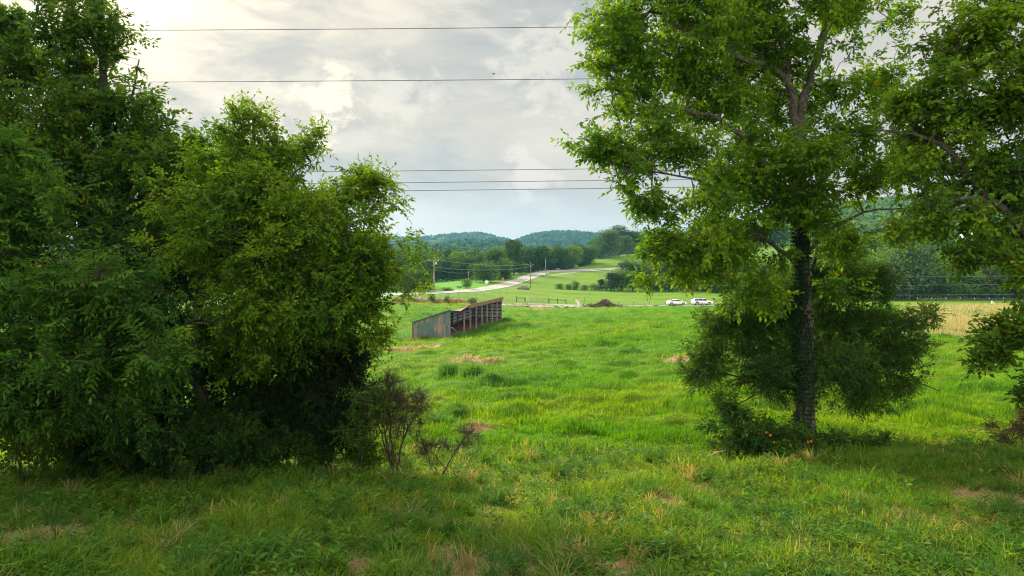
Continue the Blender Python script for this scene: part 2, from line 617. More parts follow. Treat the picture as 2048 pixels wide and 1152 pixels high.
up = [(-260, 716), (0, 688), (150, 668), (300, 642), (450, 620), (590, 600), (700, 589.5), (790, 586.8), (880, 583.8), (940, 579.3), (985, 571.5), (1020, 562.5), (1048, 552.5), (1070, 545.5), (1092, 541.5), (1112, 540.5)]
lo = [(-260, 734), (0, 702), (150, 680), (300, 652), (450, 628), (590, 606.5), (700, 594.5), (790, 590.6), (880, 587.4), (940, 584), (1000, 576.5), (1036, 567.5), (1061, 558.5), (1084, 549), (1102, 544.5), (1124, 542.5)]
road, rp = ribbon('road', up, lo, M_ASPHALT, 0.09, wide=1.22)
road.name = 'road'
# two yellow lines down the middle and white edge lines, thin sheets on the asphalt
def road_line(name, fa, fb, mat, lift):
    a = rp[:, 0, :] * (1 - fa) + rp[:, -1, :] * fa
    b = rp[:, 0, :] * (1 - fb) + rp[:, -1, :] * fb
    x = np.concatenate([a[:, 0], b[:, 0]])
    y = np.concatenate([a[:, 1], b[:, 1]])
    n = len(a)
    k = np.arange(n)
    fc = np.stack([k[:-1], k[1:], k[1:] + n, k[:-1] + n], -1)
    z = H(x, y) + lift
    o = mesh_np(name, np.stack([x, y, z], -1), fc, mat)
    o['kind'] = 'structure'
road_line('road_centre_line', 0.485, 0.525, M_YELLOW, 0.13)
road_line('road_edge_line', 0.04, 0.06, M_WHITEPAINT, 0.13)
road_line('road_edge_line', 0.94, 0.96, M_WHITEPAINT, 0.13)
drive, _ = ribbon('gravel_drive', [(905, 600), (960, 604), (1010, 606.5), (1060, 607.5), (1110, 608.6), (1170, 610), (1240, 610.2), (1300, 610.3), (1450, 610.5), (1640, 610.5)],
                  [(905, 603), (960, 608), (1010, 611.5), (1060, 613.5), (1100, 616), (1170, 612.4), (1240, 611.6), (1300, 611.3), (1450, 611.6), (1640, 611.6)], M_GRAVEL, 0.10)
spur, _ = ribbon('hill_drive', [(1112, 538.8), (1140, 538.9), (1170, 538.2), (1210, 536.6), (1252, 534.6), (1290, 531)],
                 [(1108, 544.5), (1135, 543.6), (1160, 543.5), (1205, 541), (1252, 538), (1290, 534)], M_PALEGRAVEL, 0.09, 80)
spur2, _ = ribbon('grass_track', [(1090, 553.0), (1110, 549.5), (1130, 546.6), (1150, 544.8)], [(1090, 555), (1112, 551.5), (1133, 548), (1152, 546)], M_GRAVEL, 0.06, 40)
lane, _ = ribbon('hill_lane', [(1405, 497.6), (1412, 500), (1420, 504), (1426, 509), (1430, 513)], [(1424, 497.6), (1430, 500), (1436, 504), (1441, 509), (1445, 513)], M_DARKASPHALT, 0.1, 50)
# ---------------------------------------------------------------- plant builders
def norm(a):
    return a / np.maximum(np.linalg.norm(a, axis=-1, keepdims=True), 1e-9)


def leaf_quads(pos, d, n, ln, wd, fold=0.12):
    """folded leaf: base, right, tip, left -> two triangles each"""
    s = norm(np.cross(d, n))
    n = np.cross(s, d)
    b = pos
    tip = pos + d * ln[:, None]
    mid = pos + d * (ln * 0.45)[:, None] + n * (wd * fold * 2)[:, None]
    r_ = mid + s * (wd * 0.5)[:, None]
    l_ = mid - s * (wd * 0.5)[:, None]
    V = np.stack([b, r_, tip, l_], 1).reshape(-1, 3)
    k = np.arange(len(pos)) * 4
    Fc = np.concatenate([np.stack([k, k + 1, k + 2], -1), np.stack([k, k + 2, k + 3], -1)])
    return V, Fc


def prisms(A, B, ra, rb, seg):
    """tapered prisms between point pairs"""
    d = norm(B - A)
    ref = np.where(np.abs(d[:, 2:3]) > 0.9, np.array([[1.0, 0, 0]]), np.array([[0, 0, 1.0]]))
    u = norm(np.cross(d, ref))
    v_ = np.cross(d, u)
    an = np.arange(seg) / seg * 2 * np.pi
    ring = u[:, None, :] * np.cos(an)[None, :, None] + v_[:, None, :] * np.sin(an)[None, :, None]
    V = np.concatenate([A[:, None, :] + ring * ra[:, None, None], B[:, None, :] + ring * rb[:, None, None]], 1).reshape(-1, 3)
    k = (np.arange(len(A)) * 2 * seg)[:, None]
    i = np.arange(seg)[None, :]
    j = (i + 1) % seg
    Fc = np.stack([k + i, k + j, k + seg + j, k + seg + i], -1).reshape(-1, 4)
    return V, Fc


def tube(path, radii, seg=12, rough=0.0):
    """one continuous tapered tube along a path"""
    path = np.asarray(path, float)
    n = len(path)
    d = norm(np.gradient(path, axis=0))
    ref = np.array([0.0, 1.0, 0.0])
    u = norm(np.cross(d, np.tile(ref, (n, 1))))
    v_ = np.cross(d, u)
    an = np.arange(seg) / seg * 2 * np.pi
    rr = np.asarray(radii)[:, None] * (1 + rough * (rng.random((n, seg)) - 0.5))
    V = path[:, None, :] + (u[:, None, :] * np.cos(an)[None, :, None] + v_[:, None, :] * np.sin(an)[None, :, None]) * rr[..., None]
    k = np.arange(n * seg).reshape(n, seg)
    k2 = np.roll(k, -1, 1)
    Fc = np.stack([k[:-1], k2[:-1], k2[1:], k[1:]], -1).reshape(-1, 4)
    return V.reshape(-1, 3), Fc


def polyline(pts, step=0.3, wob=0.04):
    pts = np.asarray(pts, float)
    seg = np.linalg.norm(np.diff(pts, axis=0), axis=1)
    s = np.concatenate([[0], np.cumsum(seg)])
    n = max(3, int(s[-1] / step) + 1)
    sn = np.linspace(0, s[-1], n)
    o = np.stack([np.interp(sn, s, pts[:, k]) for k in range(3)], -1)
    for _ in range(2):
        o[1:-1] = (o[:-2] + 2 * o[1:-1] + o[2:]) / 4
    o[1:] += rng.normal(0, wob, (n - 1, 3))
    return o


class Skeleton:
    def __init__(self):
        self.p, self.par, self.limb = [], [], []

    def add_limb(self, pts, r0, r1, step=0.3, wob=0.03):
        pl = polyline(pts, step, wob)
        if self.p:
            d = np.linalg.norm(np.array(self.p) - pl[0], axis=1)
            par = int(d.argmin())
        else:
            par = -1
        rad = np.linspace(r0, r1, len(pl))
        for q_, r_ in zip(pl, rad):
            self.p.append(q_)
            self.par.append(par)
            self.limb.append(r_)
            par = len(self.p) - 1
        return pl, rad

    def reach(self, targets, step=0.35, up=0.25, wob=0.05, lift=0.12):
        trunk = np.array(self.p)
        d0 = np.array([np.min(np.linalg.norm(trunk - a, axis=1)) for a in targets])
        order = np.argsort(d0)
        cap = len(self.p) + int(np.sum(d0 / step + 4)) + 10
        buf = np.zeros((cap, 3))
        n = len(self.p)
        buf[:n] = trunk
        tips, tdir = [], []
        for ti in order:
            a = targets[ti]
            dv = a - buf[:n]
            dist = np.linalg.norm(dv, axis=1)
            cost = dist * (1 + up * (buf[:n, 2] > a[2]))
            k = int(cost.argmin())
            L = dist[k]
            m_ = max(1, int(L / step))
            s0 = buf[k].copy()
            f = np.arange(1, m_ + 1)[:, None] / m_
            seg = s0 + (a - s0) * f
            seg[:, 2] += (np.sin(f[:, 0] * np.pi) * lift * L)
            if m_ > 1:
                seg[:-1] += rng.normal(0, wob, (m_ - 1, 3))
            if n + m_ >= cap:
                buf = np.concatenate([buf, np.zeros((cap, 3))])
                cap *= 2
            par = k
            for q_ in seg:
                buf[n] = q_
                self.par.append(par)
                self.limb.append(0.0)
                par = n
                n += 1
            tips.append(n - 1)
            prev = self.par[n - 1]
            tdir.append(buf[n - 1] - buf[prev])
        self.p = [buf[i] for i in range(n)]
        return buf[tips], norm(np.array(tdir) + 1e-6)

    def branch_mesh(self, r_tip=0.006, power=0.5, seg=5, rmax=9.0):
        n = len(self.p)
        P_ = np.array(self.p)
        par = np.array(self.par)
        cnt = np.zeros(n)
        ch = np.zeros(n)
        for i in range(n):
            if par[i] >= 0: ch[par[i]] += 1
        cnt[ch == 0] = 1
        for i in range(n - 1, 0, -1):
            if par[i] >= 0: cnt[par[i]] += cnt[i]
        r = np.minimum(r_tip * cnt ** power, rmax)
        k = np.array([i for i in range(n) if par[i] >= 0 and self.limb[i] == 0.0])
        rb = r[k]
        ra = np.minimum(r[par[k]], rb * 1.35)
        return prisms(P_[par[k]], P_[k], ra, rb, seg)


def blob_points(blobs, N, csize=14, sig=0.33, shell=0.5, flat=1.0, shoot=0.07):
    """attractor points clustered inside ellipsoids given as photo pixel x, y, radius x, radius y, distance"""
    wts = np.array([b[2] * b[3] * (b[5] if len(b) > 5 else 1.0) for b in blobs], float)
    wts /= wts.sum()
    out = []
    for b, w_ in zip(blobs, wts):
        c = np.array(at(b[0], b[1], b[4]))
        sx, sz = b[2] / F * b[4], b[3] / F * b[4]
        sy = 0.5 * (sx + sz) * 1.1
        n = max(4, int(round(N * w_)))
        nc_ = max(2, n // csize)
        dd = norm(rng.normal(size=(nc_, 3)))
        rr = rng.random((nc_, 1)) ** (1 / 3 * (1 - shell) + 0.12)
        cc = c + dd * rr * np.array([sx, sy, sz])
        pick = rng.integers(0, nc_, n)
        pts = cc[pick] + rng.normal(size=(n, 3)) * sig * np.array([1, 1, flat]) * min(1.0, sx)
        sh = rng.random(n) < shoot
        pts[sh] = c + (pts[sh] - c) * (1.1 + 0.38 * rng.random((sh.sum(), 1)))
        out.append(pts)
    return np.concatenate(out)


def sprays(pos, d, T=4, K=9, L=0.4, ln=0.095, wd=0.036, spread=0.8, droop=0.25, leafdroop=0.25, side=0.85, col=(0.05, 0.12, 0.012), col2=(0.09, 0.16, 0.012), jit=0.25, yellow=0.008, stem=True, upn=1.0, tintscale=0.5):
    M = len(pos)
    base = np.repeat(pos, T, 0) + rng.normal(0, 0.03, (M * T, 3))
    td = norm(np.repeat(d, T, 0) * 0.7 + rng.normal(0, spread, (M * T, 3)) + np.array([0, 0, -droop]))
    Ls = L * (0.6 + 0.8 * rng.random(M * T))
    f = (np.arange(K) + 0.8) / K
    sag = 0.35 * droop
    pos_l = base[:, None, :] + td[:, None, :] * (Ls[:, None] * f)[..., None]
    pos_l[..., 2] -= sag * Ls[:, None] * f ** 2
    upv = norm(np.array([0, 0, upn]) + rng.normal(0, 0.45, (M * T, 3)))
    sv = norm(np.cross(td, upv))
    sg = np.where(np.arange(K) % 2 == 0, 1.0, -1.0)
    sg[-1] = 0
    ld = td[:, None, :] * 0.5 + sv[:, None, :] * (sg * side)[None, :, None] + rng.normal(0, 0.22, (M * T, K, 3))
    ld[..., 2] -= leafdroop
    ld = norm(ld).reshape(-1, 3)
    nn = norm(np.repeat(upv, K, 0) + rng.normal(0, 0.4, (M * T * K, 3)))
    size = 0.65 + 0.6 * rng.random(M * T * K)
    V, Fc = leaf_quads(pos_l.reshape(-1, 3), ld, nn, ln * size, wd * size)
    tint = np.clip(fbm(pos[:, 0] / tintscale + 50, pos[:, 2] / tintscale + pos[:, 1] + 50, 3) * 1.9 - 0.45 + rng.normal(0, 0.16, M), 0, 1)
    tl = np.repeat(tint, T * K)
    cc = np.array(col)[None] * (1 - tl[:, None]) + np.array(col2)[None] * tl[:, None]
    cc = cc * (1 + jit * (rng.random((len(cc), 1)) - 0.5) * 2)
    ye = rng.random(len(cc)) < yellow
    cc[ye] = np.array([0.30, 0.22, 0.012])
    C4 = np.repeat(cc, 4, 0)
    if stem:
        tip = base + td * Ls[:, None]
        tip[:, 2] -= sag * Ls
        Vs, Fs = prisms(base, tip, np.full(len(base), 0.004), np.full(len(base), 0.002), 3)
        return V, Fc, C4, Vs, Fs
    return V, Fc, C4, None, None


def big_tree(name, label, cat, base, limbs, blobs, N, spray_kw, bark, r_tip=0.005, leafmat=None, cl=14, sig=0.33, power=0.5, lift=0.12, group=None, flat=1.0, shell=0.5, shoot=0.07, keep=None):
    """limbs: list of (points, r0, r1); the first is the trunk"""
    base = np.array(base)
    root = thing(name, label, cat, base, 0, group)
    sk = Skeleton()
    tv, tf, off = [], [], 0
    for i, (pts, r0, r1) in enumerate(limbs):
        pl, rad = sk.add_limb(pts, r0, r1)
        if i == 0:
            rad = rad * (1 + 0.45 * np.exp(-np.linspace(0, len(pl) * 0.3, len(pl)) / 0.35))
        V, Fc = tube(pl - base, rad, 14 if i == 0 else 8, 0.035)
        tv.append(V)
        tf.append(Fc + off)
        off += len(V)
    mesh_np('trunk', np.concatenate(tv), np.concatenate(tf), bark, smooth=True, parent=root)
    A = blob_points(blobs, N, cl, sig, shell, flat, shoot)
    if keep is not None:
        A = A[keep(A)]
    tips, td = sk.reach(A, lift=lift)
    V, Fc = sk.branch_mesh(r_tip, power, 5)
    V2, F2, C2, Vs, Fs = sprays(tips, td, **spray_kw)
    if Vs is not None:
        Fs = Fs + len(V)
        V = np.concatenate([V, Vs])
        Fc = np.concatenate([Fc, Fs])
    mesh_np('branches', V - base, Fc, bark, parent=root, smooth=True)
    mesh_np('crown', V2 - base, F2, leafmat or M_LEAF, C2, parent=root)
    return root


def pixel_of(A):
    cp, sp = math.cos(PITCH), math.sin(PITCH)
    dz = A[:, 2] - ZC
    f = A[:, 1] * cp - dz * sp
    return CX + F * A[:, 0] / f, CY - F * (A[:, 1] * sp + dz * cp) / f


def keep4(A):
    """the crown leaves the trunk bare and hangs no lower than its boughs reach over the meadow"""
    x, y = pixel_of(A)
    bare = (np.abs(x - 1608) < 34) & (y > 455) & (A[:, 1] < 17.2)
    low = (x > 1285) & (x < 1450) & (y > 560)
    return ~(bare | low | (y > 640))


def keep5(A):
    x, y = pixel_of(A)
    lx = np.array([1745, 1800, 1869, 1903, 1946, 1990, 2060])
    ly = np.array([257, 262, 277, 297, 360, 418, 470])
    return ~((np.abs(y - np.interp(x, lx, ly)) < 34) & (x > 1745) & (A[:, 1] < 13.3))


def keepc(A):
    x, y = pixel_of(A)
    return ~((x < 1445) & (y < 630))


def pl(pts, Y):
    """photo pixels to a world polyline at distance Y (or a list of distances)"""
    return [tuple(at(a, b, Y if np.isscalar(Y) else Y[i])) for i, (a, b) in enumerate(pts)]


def ground_at(px, Y):
    x = (px - CX) / F * Y
    return np.array([x, Y, gz(x, Y)])


# ---------------------------------------------------------------- the tall tree on the right, its ivy and the cedar behind
Y4 = 17.0
b4 = ground_at(1615, Y4) - np.array([0, 0, 0.1])
trunk4 = [tuple(b4)] + pl([(1614, 800), (1612, 700), (1607, 580), (1605, 470), (1601, 340), (1600, 230), (1622, 140), (1660, 50), (1690, -60), (1700, -170)], Y4)
limbs4 = [(trunk4, 0.215, 0.05),
          (pl([(1600, 300), (1588, 215), (1577, 152), (1545, 134), (1470, 114), (1410, 80), (1330, 40)], [17, 17, 16.8, 16.6, 16.2, 15.8, 15.4]), 0.13, 0.03),
          (pl([(1605, 470), (1560, 390), (1524, 327), (1490, 272), (1420, 230), (1330, 210), (1240, 230)], [17, 16.8, 16.5, 16.2, 16, 15.8, 15.7]), 0.10, 0.02),
          (pl([(1603, 420), (1660, 340), (1720, 290), (1790, 230)], [17, 17.2, 17.6, 18]), 0.09, 0.02),
          (pl([(1607, 540), (1540, 480), (1460, 450), (1380, 470), (1310, 530)], [17, 16.6, 16.2, 16, 15.8]), 0.06, 0.012),
          (pl([(1606, 520), (1660, 450), (1730, 420), (1810, 420)], [17, 16.6, 16.4, 16.3]), 0.06, 0.012),
          (pl([(1577, 152), (1560, 60), (1520, -40), (1500, -120)], [16.8, 16.6, 16.5, 16.4]), 0.08, 0.02),
          (pl([(1600, 330), (1520, 380), (1420, 370), (1320, 340), (1260, 350)], [17, 16.3, 15.6, 15.2, 15]), 0.05, 0.012)]
blobs4 = [(1230, 30, 45, 50, 15.6), (1300, 60, 75, 65, 15.8), (1190, 120, 38, 26, 15.4), (1255, 165, 65, 50, 15.6), (1205, 185, 22, 18, 15.4), (1228, 270, 50, 52, 15.5), (1290, 230, 75, 60, 15.8),
          (1235, 335, 36, 36, 15.2), (1250, 378, 14, 16, 15.2), (1330, 330, 75, 55, 15.4), (1400, 90, 95, 80, 16.4), (1420, 215, 95, 70, 16.4), (1400, 350, 85, 50, 15.6), (1500, 40, 110, 80, 16.8), (1520, 180, 80, 70, 17),
          (1500, 310, 85, 70, 16.6), (1620, 60, 100, 90, 17), (1640, 200, 95, 80, 17.4), (1715, 30, 48, 50, 17.4), (1735, 185, 55, 55, 17.8), (1680, 310, 100, 50, 16.6), (1335, 440, 60, 36, 15.8), (1320, 500, 45, 34, 15.8),
          (1290, 520, 26, 30, 15.8), (1420, 455, 75, 40, 16.2), (1500, 465, 65, 45, 16.4), (1405, 550, 45, 26, 15.9), (1560, 400, 75, 60, 16.4), (1650, 400, 75, 46, 16.4), (1750, 380, 75, 45, 16.4), (1800, 430, 52, 34, 16.3),
          (1795, 12, 34, 22, 17.4), (1530, 555, 55, 26, 16.2), (1690, 490, 60, 35, 16.5), (1360, -50, 120, 60, 16), (1560, -90, 150, 70, 16.8), (1590, 590, 30, 26, 16.4), (1620, 300, 60, 60, 15.9), (1480, 580, 40, 22, 16.1), (1560, 620, 40, 24, 16.3), (1665, 560, 40, 26, 16.5), (1640, 470, 40, 30, 16.2), (1580, 500, 46, 30, 16.2), (1820, 330, 50, 34, 16.6), (1830, 250, 40, 40, 17.4), (1420, 20, 90, 50, 16.2), (1400, 500, 60, 34, 16.0), (1455, 515, 50, 30, 16.1), (1350, 485, 50, 30, 15.8), (1800, 300, 60, 40, 17.6)]
ASH = dict(T=4, K=8, L=0.34, ln=0.135, wd=0.068, spread=0.75, droop=0.18, leafdroop=0.22, col=(0.058, 0.152, 0.009), col2=(0.145, 0.258, 0.009), yellow=0.006)
big_tree('ash_tree', 'tall tree with straight ivy covered trunk rising through a dark cedar', 'tree', b4, limbs4, blobs4, 2950, ASH, M_BARK, cl=26, sig=0.36, flat=0.55, shoot=0.22, keep=keep4)

# ivy on that trunk
def ivy():
    root = thing('ivy', 'dark green ivy climbing the trunk of the tall tree', 'ivy', b4)
    path = polyline(trunk4[:6], 0.1, 0.0)
    path[:, 0] += 0
    n = 5200
    f = rng.random(n) ** 0.85
    k = (f * (len(path) - 1)).astype(int)
    an = rng.normal(math.pi * 1.12, 0.75, n)  # mostly its shaded left and front
    rad = 0.225 - 0.08 * f + rng.random(n) * 0.10
    o = np.stack([np.cos(an), np.sin(an), np.zeros(n)], -1)
    keepm = (fbm(an * 1.7 + 3, f * 22, 3) > 0.40)
    pos = path[k] + o * rad[:, None]
    d = norm(np.stack([rng.normal(0, 0.6, n), rng.normal(0, 0.6, n), -np.ones(n) * 0.8], -1) + o * 0.3)
    nn = norm(o + rng.normal(0, 0.35, (n, 3)))
    V, Fc = leaf_quads(pos[keepm], d[keepm], nn[keepm], 0.085 * (0.6 + 0.7 * rng.random(keepm.sum())), 0.075 * (0.6 + 0.7 * rng.random(keepm.sum())))
    cc = np.array([0.022, 0.062, 0.022])[None] * (0.6 + 0.9 * rng.random((keepm.sum(), 1)))
    mesh_np('foliage', V - b4, Fc, M_LEAF, np.repeat(cc, 4, 0), parent=root)
    sv, sf, off = [], [], 0
    for j in range(5):
        a0 = math.pi * (0.75 + 0.2 * j)
        st = [path[i] + np.array([math.cos(a0 + 0.3 * math.sin(i * 0.2 + j)), math.sin(a0 + 0.3 * math.sin(i * 0.2 + j)), 0]) * (0.25 - 0.10 * i / len(path)) for i in range(0, len(path), 2)]
        V, Fc = tube(np.array(st) - b4, np.linspace(0.022, 0.008, len(st)), 6)
        sv.append(V); sf.append(Fc + off); off += len(V)
    mesh_np('stem', np.concatenate(sv), np.concatenate(sf), M_DARKBARK, parent=root, smooth=True)
ivy()

CED = dict(T=4, K=10, L=0.30, ln=0.125, wd=0.034, spread=0.6, droop=0.16, leafdroop=0.15, side=0.75, col=(0.030, 0.082, 0.014), col2=(0.082, 0.160, 0.016), yellow=0.0, jit=0.3)
Yc = 18.4
bc = ground_at(1622, Yc) - np.array([0, 0, 0.1])
trc = [tuple(bc)] + pl([(1622, 780), (1622, 660), (1626, 560), (1634, 490)], Yc)
limbsc = [(trc, 0.13, 0.03)]
for (pts, ys) in [([(1622, 800), (1560, 770), (1470, 745), (1385, 752)], [18.4, 17.8, 17.4, 17.2]), ([(1622, 740), (1560, 690), (1470, 655), (1405, 655)], [18.4, 18, 17.8, 17.6]),
                  ([(1622, 760), (1720, 740), (1800, 755), (1880, 780)], [18.4, 18.2, 18, 17.8]), ([(1622, 700), (1720, 660), (1800, 645), (1872, 618)], [18.4, 18.4, 18.4, 18.4]),
                  ([(1622, 650), (1580, 600), (1520, 575)], [18.4, 17.8, 17.4]), ([(1624, 600), (1710, 560), (1760, 560)], [18.4, 18.8, 19]), ([(1622, 770), (1650, 740), (1700, 720), (1740, 760)], [18.4, 17.5, 16.8, 16.4]),
                  ([(1622, 790), (1590, 770), (1520, 790), (1440, 815)], [18.4, 17.6, 17, 16.8])]:
    limbsc.append((pl(pts, ys), 0.045, 0.01))
blobsc = [(1420, 655, 50, 20, 17.7), (1470, 640, 60, 30, 17.9), (1400, 748, 40, 20, 17.3), (1455, 690, 55, 26, 17.6), (1520, 640, 65, 40, 17.8), (1480, 745, 70, 26, 17.4), (1560, 700, 65, 40, 17.8),
          (1670, 600, 85, 50, 18.6), (1720, 660, 85, 40, 18.4), (1790, 645, 60, 25, 18.4), (1850, 622, 28, 13, 18.4), (1720, 745, 85, 28, 18.1), (1800, 700, 55, 30, 18.3), (1840, 770, 45, 15, 17.9), (1650, 535, 60, 50, 18.5),
          (1600, 775, 55, 26, 17.6), (1560, 600, 55, 45, 17.7), (1710, 545, 55, 36, 18.8), (1760, 770, 60, 24, 18.0), (1700, 720, 60, 30, 16.8), (1560, 750, 60, 22, 17.2), (1450, 815, 30, 18, 16.8), (1740, 800, 40, 14, 17.8), (1620, 660, 50, 40, 18.9)]
big_tree('cedar_tree', 'dark spreading cedar with drooping boughs around the trunk of the tall tree', 'tree', bc, limbsc, blobsc, 2000, CED, M_DARKBARK, leafmat=M_NEEDLE, cl=14, sig=0.28, flat=0.45, lift=0.03, shoot=0.16, keep=keepc)

# ---------------------------------------------------------------- the tree reaching in from the right edge
Y5 = 13.0
b5 = ground_at(2190, Y5) - np.array([0, 0, 0.1])
trunk5 = [tuple(b5)] + pl([(2180, 760), (2165, 600), (2140, 480), (2120, 340), (2110, 200), (2105, 60), (2110, -80)], Y5)
limbs5 = [(trunk5, 0.22, 0.06),
          (pl([(2140, 500), (2060, 470), (1990, 418), (1946, 360), (1903, 297), (1869, 277), (1800, 262), (1752, 257)], [13, 13, 13, 13, 13.1, 13.2, 13.4, 13.6]), 0.10, 0.02),
          (pl([(1985, 415), (1925, 385), (1895, 402), (1850, 428), (1800, 440)], [13, 12.8, 12.7, 12.7, 12.7]), 0.045, 0.012),
          (pl([(2118, 330), (2060, 240), (1990, 190), (1920, 170)], [13, 13, 13, 13]), 0.07, 0.02),
          (pl([(2110, 180), (2050, 90), (1980, 60)], [13, 13, 13]), 0.06, 0.02),
          (pl([(2160, 600), (2090, 566), (2040, 578), (1985, 578), (1977, 560), (1958, 535)], [13, 12.8, 12.6, 12.4, 12.4, 12.4]), 0.05, 0.018),
          (pl([(2168, 640), (2110, 660), (2040, 680), (1985, 700)], [13, 11.6, 10.6, 10]), 0.04, 0.01)]
blobs5 = [(2020, 40, 55, 50, 13), (1965, 110, 85, 55, 13), (1915, 130, 36, 28, 13.1), (2040, 160, 80, 70, 13), (1940, 215, 95, 65, 13), (1855, 235, 50, 45, 13.2), (2020, 300, 75, 75, 13), (1920, 330, 70, 45, 12.9),
          (2040, 400, 75, 70, 12.8), (1960, 440, 75, 38, 12.7), (2050, 500, 55, 60, 12.7), (1880, 170, 40, 40, 13.1), (1850, 330, 42, 30, 12.9), (1965, 490, 50, 26, 12.6), (2060, 600, 40, 50, 12.2), (2080, 240, 60, 90, 13), (2060, -20, 80, 50, 13),
          (1860, 430, 40, 25, 12.7), (2090, 440, 60, 90, 13.4), (1820, 290, 40, 30, 13.4), (1830, 210, 34, 36, 13.3), (1900, 400, 50, 24, 12.8)]
ELM = dict(T=4, K=7, L=0.28, ln=0.112, wd=0.068, spread=0.75, droop=0.15, leafdroop=0.25, col=(0.060, 0.145, 0.012), col2=(0.150, 0.25, 0.010), yellow=0.006)
big_tree('elm_tree', 'tree reaching in at the frame edge on a thick curved limb', 'tree', b5, limbs5, blobs5, 1450, ELM, M_BARK, cl=22, sig=0.38, flat=0.55, shoot=0.22, keep=keep5)
Y5b = 9.8
b5b = ground_at(2200, Y5b) - np.array([0, 0, 0.1])
limbs5b = [([tuple(b5b)] + pl([(2195, 900), (2180, 760), (2170, 620)], Y5b), 0.06, 0.02), (pl([(2178, 750), (2110, 700), (2050, 690), (1980, 700)], Y5b), 0.02, 0.006), (pl([(2172, 650), (2110, 610), (2060, 620)], Y5b), 0.02, 0.006),
           (pl([(2180, 770), (2120, 770), (2060, 790)], Y5b), 0.02, 0.006)]
blobs5b = [(2030, 680, 52, 38, 9.8), (1992, 712, 34, 20, 9.8), (2050, 640, 36, 30, 9.8), (2052, 780, 22, 30, 9.8), (2100, 660, 50, 60, 9.9), (2095, 770, 40, 40, 9.9)]
BROAD = dict(T=4, K=5, L=0.20, ln=0.105, wd=0.062, spread=0.7, droop=0.15, leafdroop=0.12, col=(0.045, 0.110, 0.012), col2=(0.09, 0.17, 0.012), yellow=0.01)
big_tree('young_tree', 'low broad leaved boughs hanging in over the meadow at the frame edge', 'tree', b5b, limbs5b, blobs5b, 240, BROAD, M_DARKBARK, cl=8, sig=0.12, r_tip=0.003)

# ---------------------------------------------------------------- the dark thicket of trees on the left
Y1 = 19.0
b1 = ground_at(215, Y1) - np.array([0, 0, 0.1])
limbs1 = [([tuple(b1)] + pl([(220, 780), (225, 600), (225, 430), (215, 300), (205, 180), (200, 60), (205, -60)], Y1), 0.24, 0.05),
          (pl([(225, 430), (290, 330), (330, 260), (350, 230)], [19, 18.8, 18.6, 18.4]), 0.09, 0.02), (pl([(220, 400), (130, 300), (80, 200), (50, 80)], [19, 18.8, 18.8, 18.8]), 0.10, 0.02),
          (pl([(215, 300), (260, 200), (280, 120)], [19, 18.8, 18.7]), 0.06, 0.015), (pl([(225, 500), (320, 430), (400, 380)], [19, 18.5, 18]), 0.06, 0.015), (pl([(225, 560), (120, 480), (20, 430)], [19, 18.5, 18]), 0.07, 0.015)]
blobs1 = [(5, 60, 30, 70, 18.8), (150, 65, 58, 88, 19), (205, 105, 24, 40, 18.8), (235, 185, 46, 56, 18.8), (300, 290, 54, 40, 18.5), (200, 280, 130, 80, 19), (60, 230, 90, 110, 18.8), (260, 390, 150, 100, 18.6), (100, 400, 140, 110, 18.6),
          (370, 330, 50, 40, 18.2), (275, 240, 36, 44, 18.7), (130, -40, 60, 50, 19), (-70, 150, 70, 160, 19), (-60, 420, 100, 150, 18.6), (400, 420, 90, 80, 18), (375, 300, 30, 24, 18.2), (410, 335, 44, 34, 18.0), (405, 275, 26, 20, 18.0), (440, 300, 30, 24, 17.8), (120, 180, 80, 80, 18.9), (330, 420, 90, 80, 18.3)]
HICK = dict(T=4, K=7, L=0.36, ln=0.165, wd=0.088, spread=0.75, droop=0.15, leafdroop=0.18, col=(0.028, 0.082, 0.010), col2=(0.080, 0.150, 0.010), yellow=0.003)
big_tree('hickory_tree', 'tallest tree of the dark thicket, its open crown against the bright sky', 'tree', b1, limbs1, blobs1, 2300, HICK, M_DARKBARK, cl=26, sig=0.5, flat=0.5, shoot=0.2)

Y2 = 15.5
b2 = ground_at(420, Y2) - np.array([0, 0, 0.1])
limbs2 = [([tuple(b2)] + pl([(405, 800), (385, 690), (400, 600), (440, 520), (490, 420), (510, 320), (505, 240)], Y2), 0.17, 0.03),
          (pl([(400, 600), (480, 540), (560, 470), (640, 410), (700, 380)], [15.5, 15.2, 15, 14.8, 14.7]), 0.08, 0.015), (pl([(430, 540), (530, 530), (640, 540), (730, 520)], [15.5, 15, 14.7, 14.5]), 0.06, 0.012),
          (pl([(480, 430), (560, 370), (620, 320)], [15.5, 15.3, 15.2]), 0.05, 0.012), (pl([(395, 650), (480, 640), (580, 610), (680, 620), (740, 640)], [15.5, 15, 14.7, 14.5, 14.5]), 0.06, 0.012),
          (pl([(505, 300), (470, 250), (450, 215)], [15.5, 15.4, 15.4]), 0.03, 0.008), (pl([(660, 400), (730, 390), (790, 405)], [14.8, 14.6, 14.5]), 0.02, 0.005)]
blobs2 = [(520, 290, 60, 55, 15.4), (462, 240, 26, 24, 15.4), (520, 235, 36, 18, 15.4), (580, 345, 70, 45, 15.2), (650, 395, 62, 46, 14.9), (725, 400, 42, 50, 14.7), (500, 400, 115, 80, 15.3), (620, 470, 120, 80, 14.9), (715, 490, 50, 60, 14.7),
          (450, 520, 115, 80, 15.2), (650, 580, 95, 60, 14.7), (735, 590, 36, 45, 14.5), (550, 590, 110, 75, 14.9), (440, 360, 46, 50, 15.4), (740, 345, 22, 14, 14.7), (782, 406, 14, 9, 14.5), (745, 430, 22, 16, 14.6), (625, 285, 30, 20, 15.2),
          (690, 640, 50, 30, 14.6), (750, 660, 18, 25, 14.5), (480, 670, 90, 50, 15.0), (600, 660, 70, 40, 14.8)]
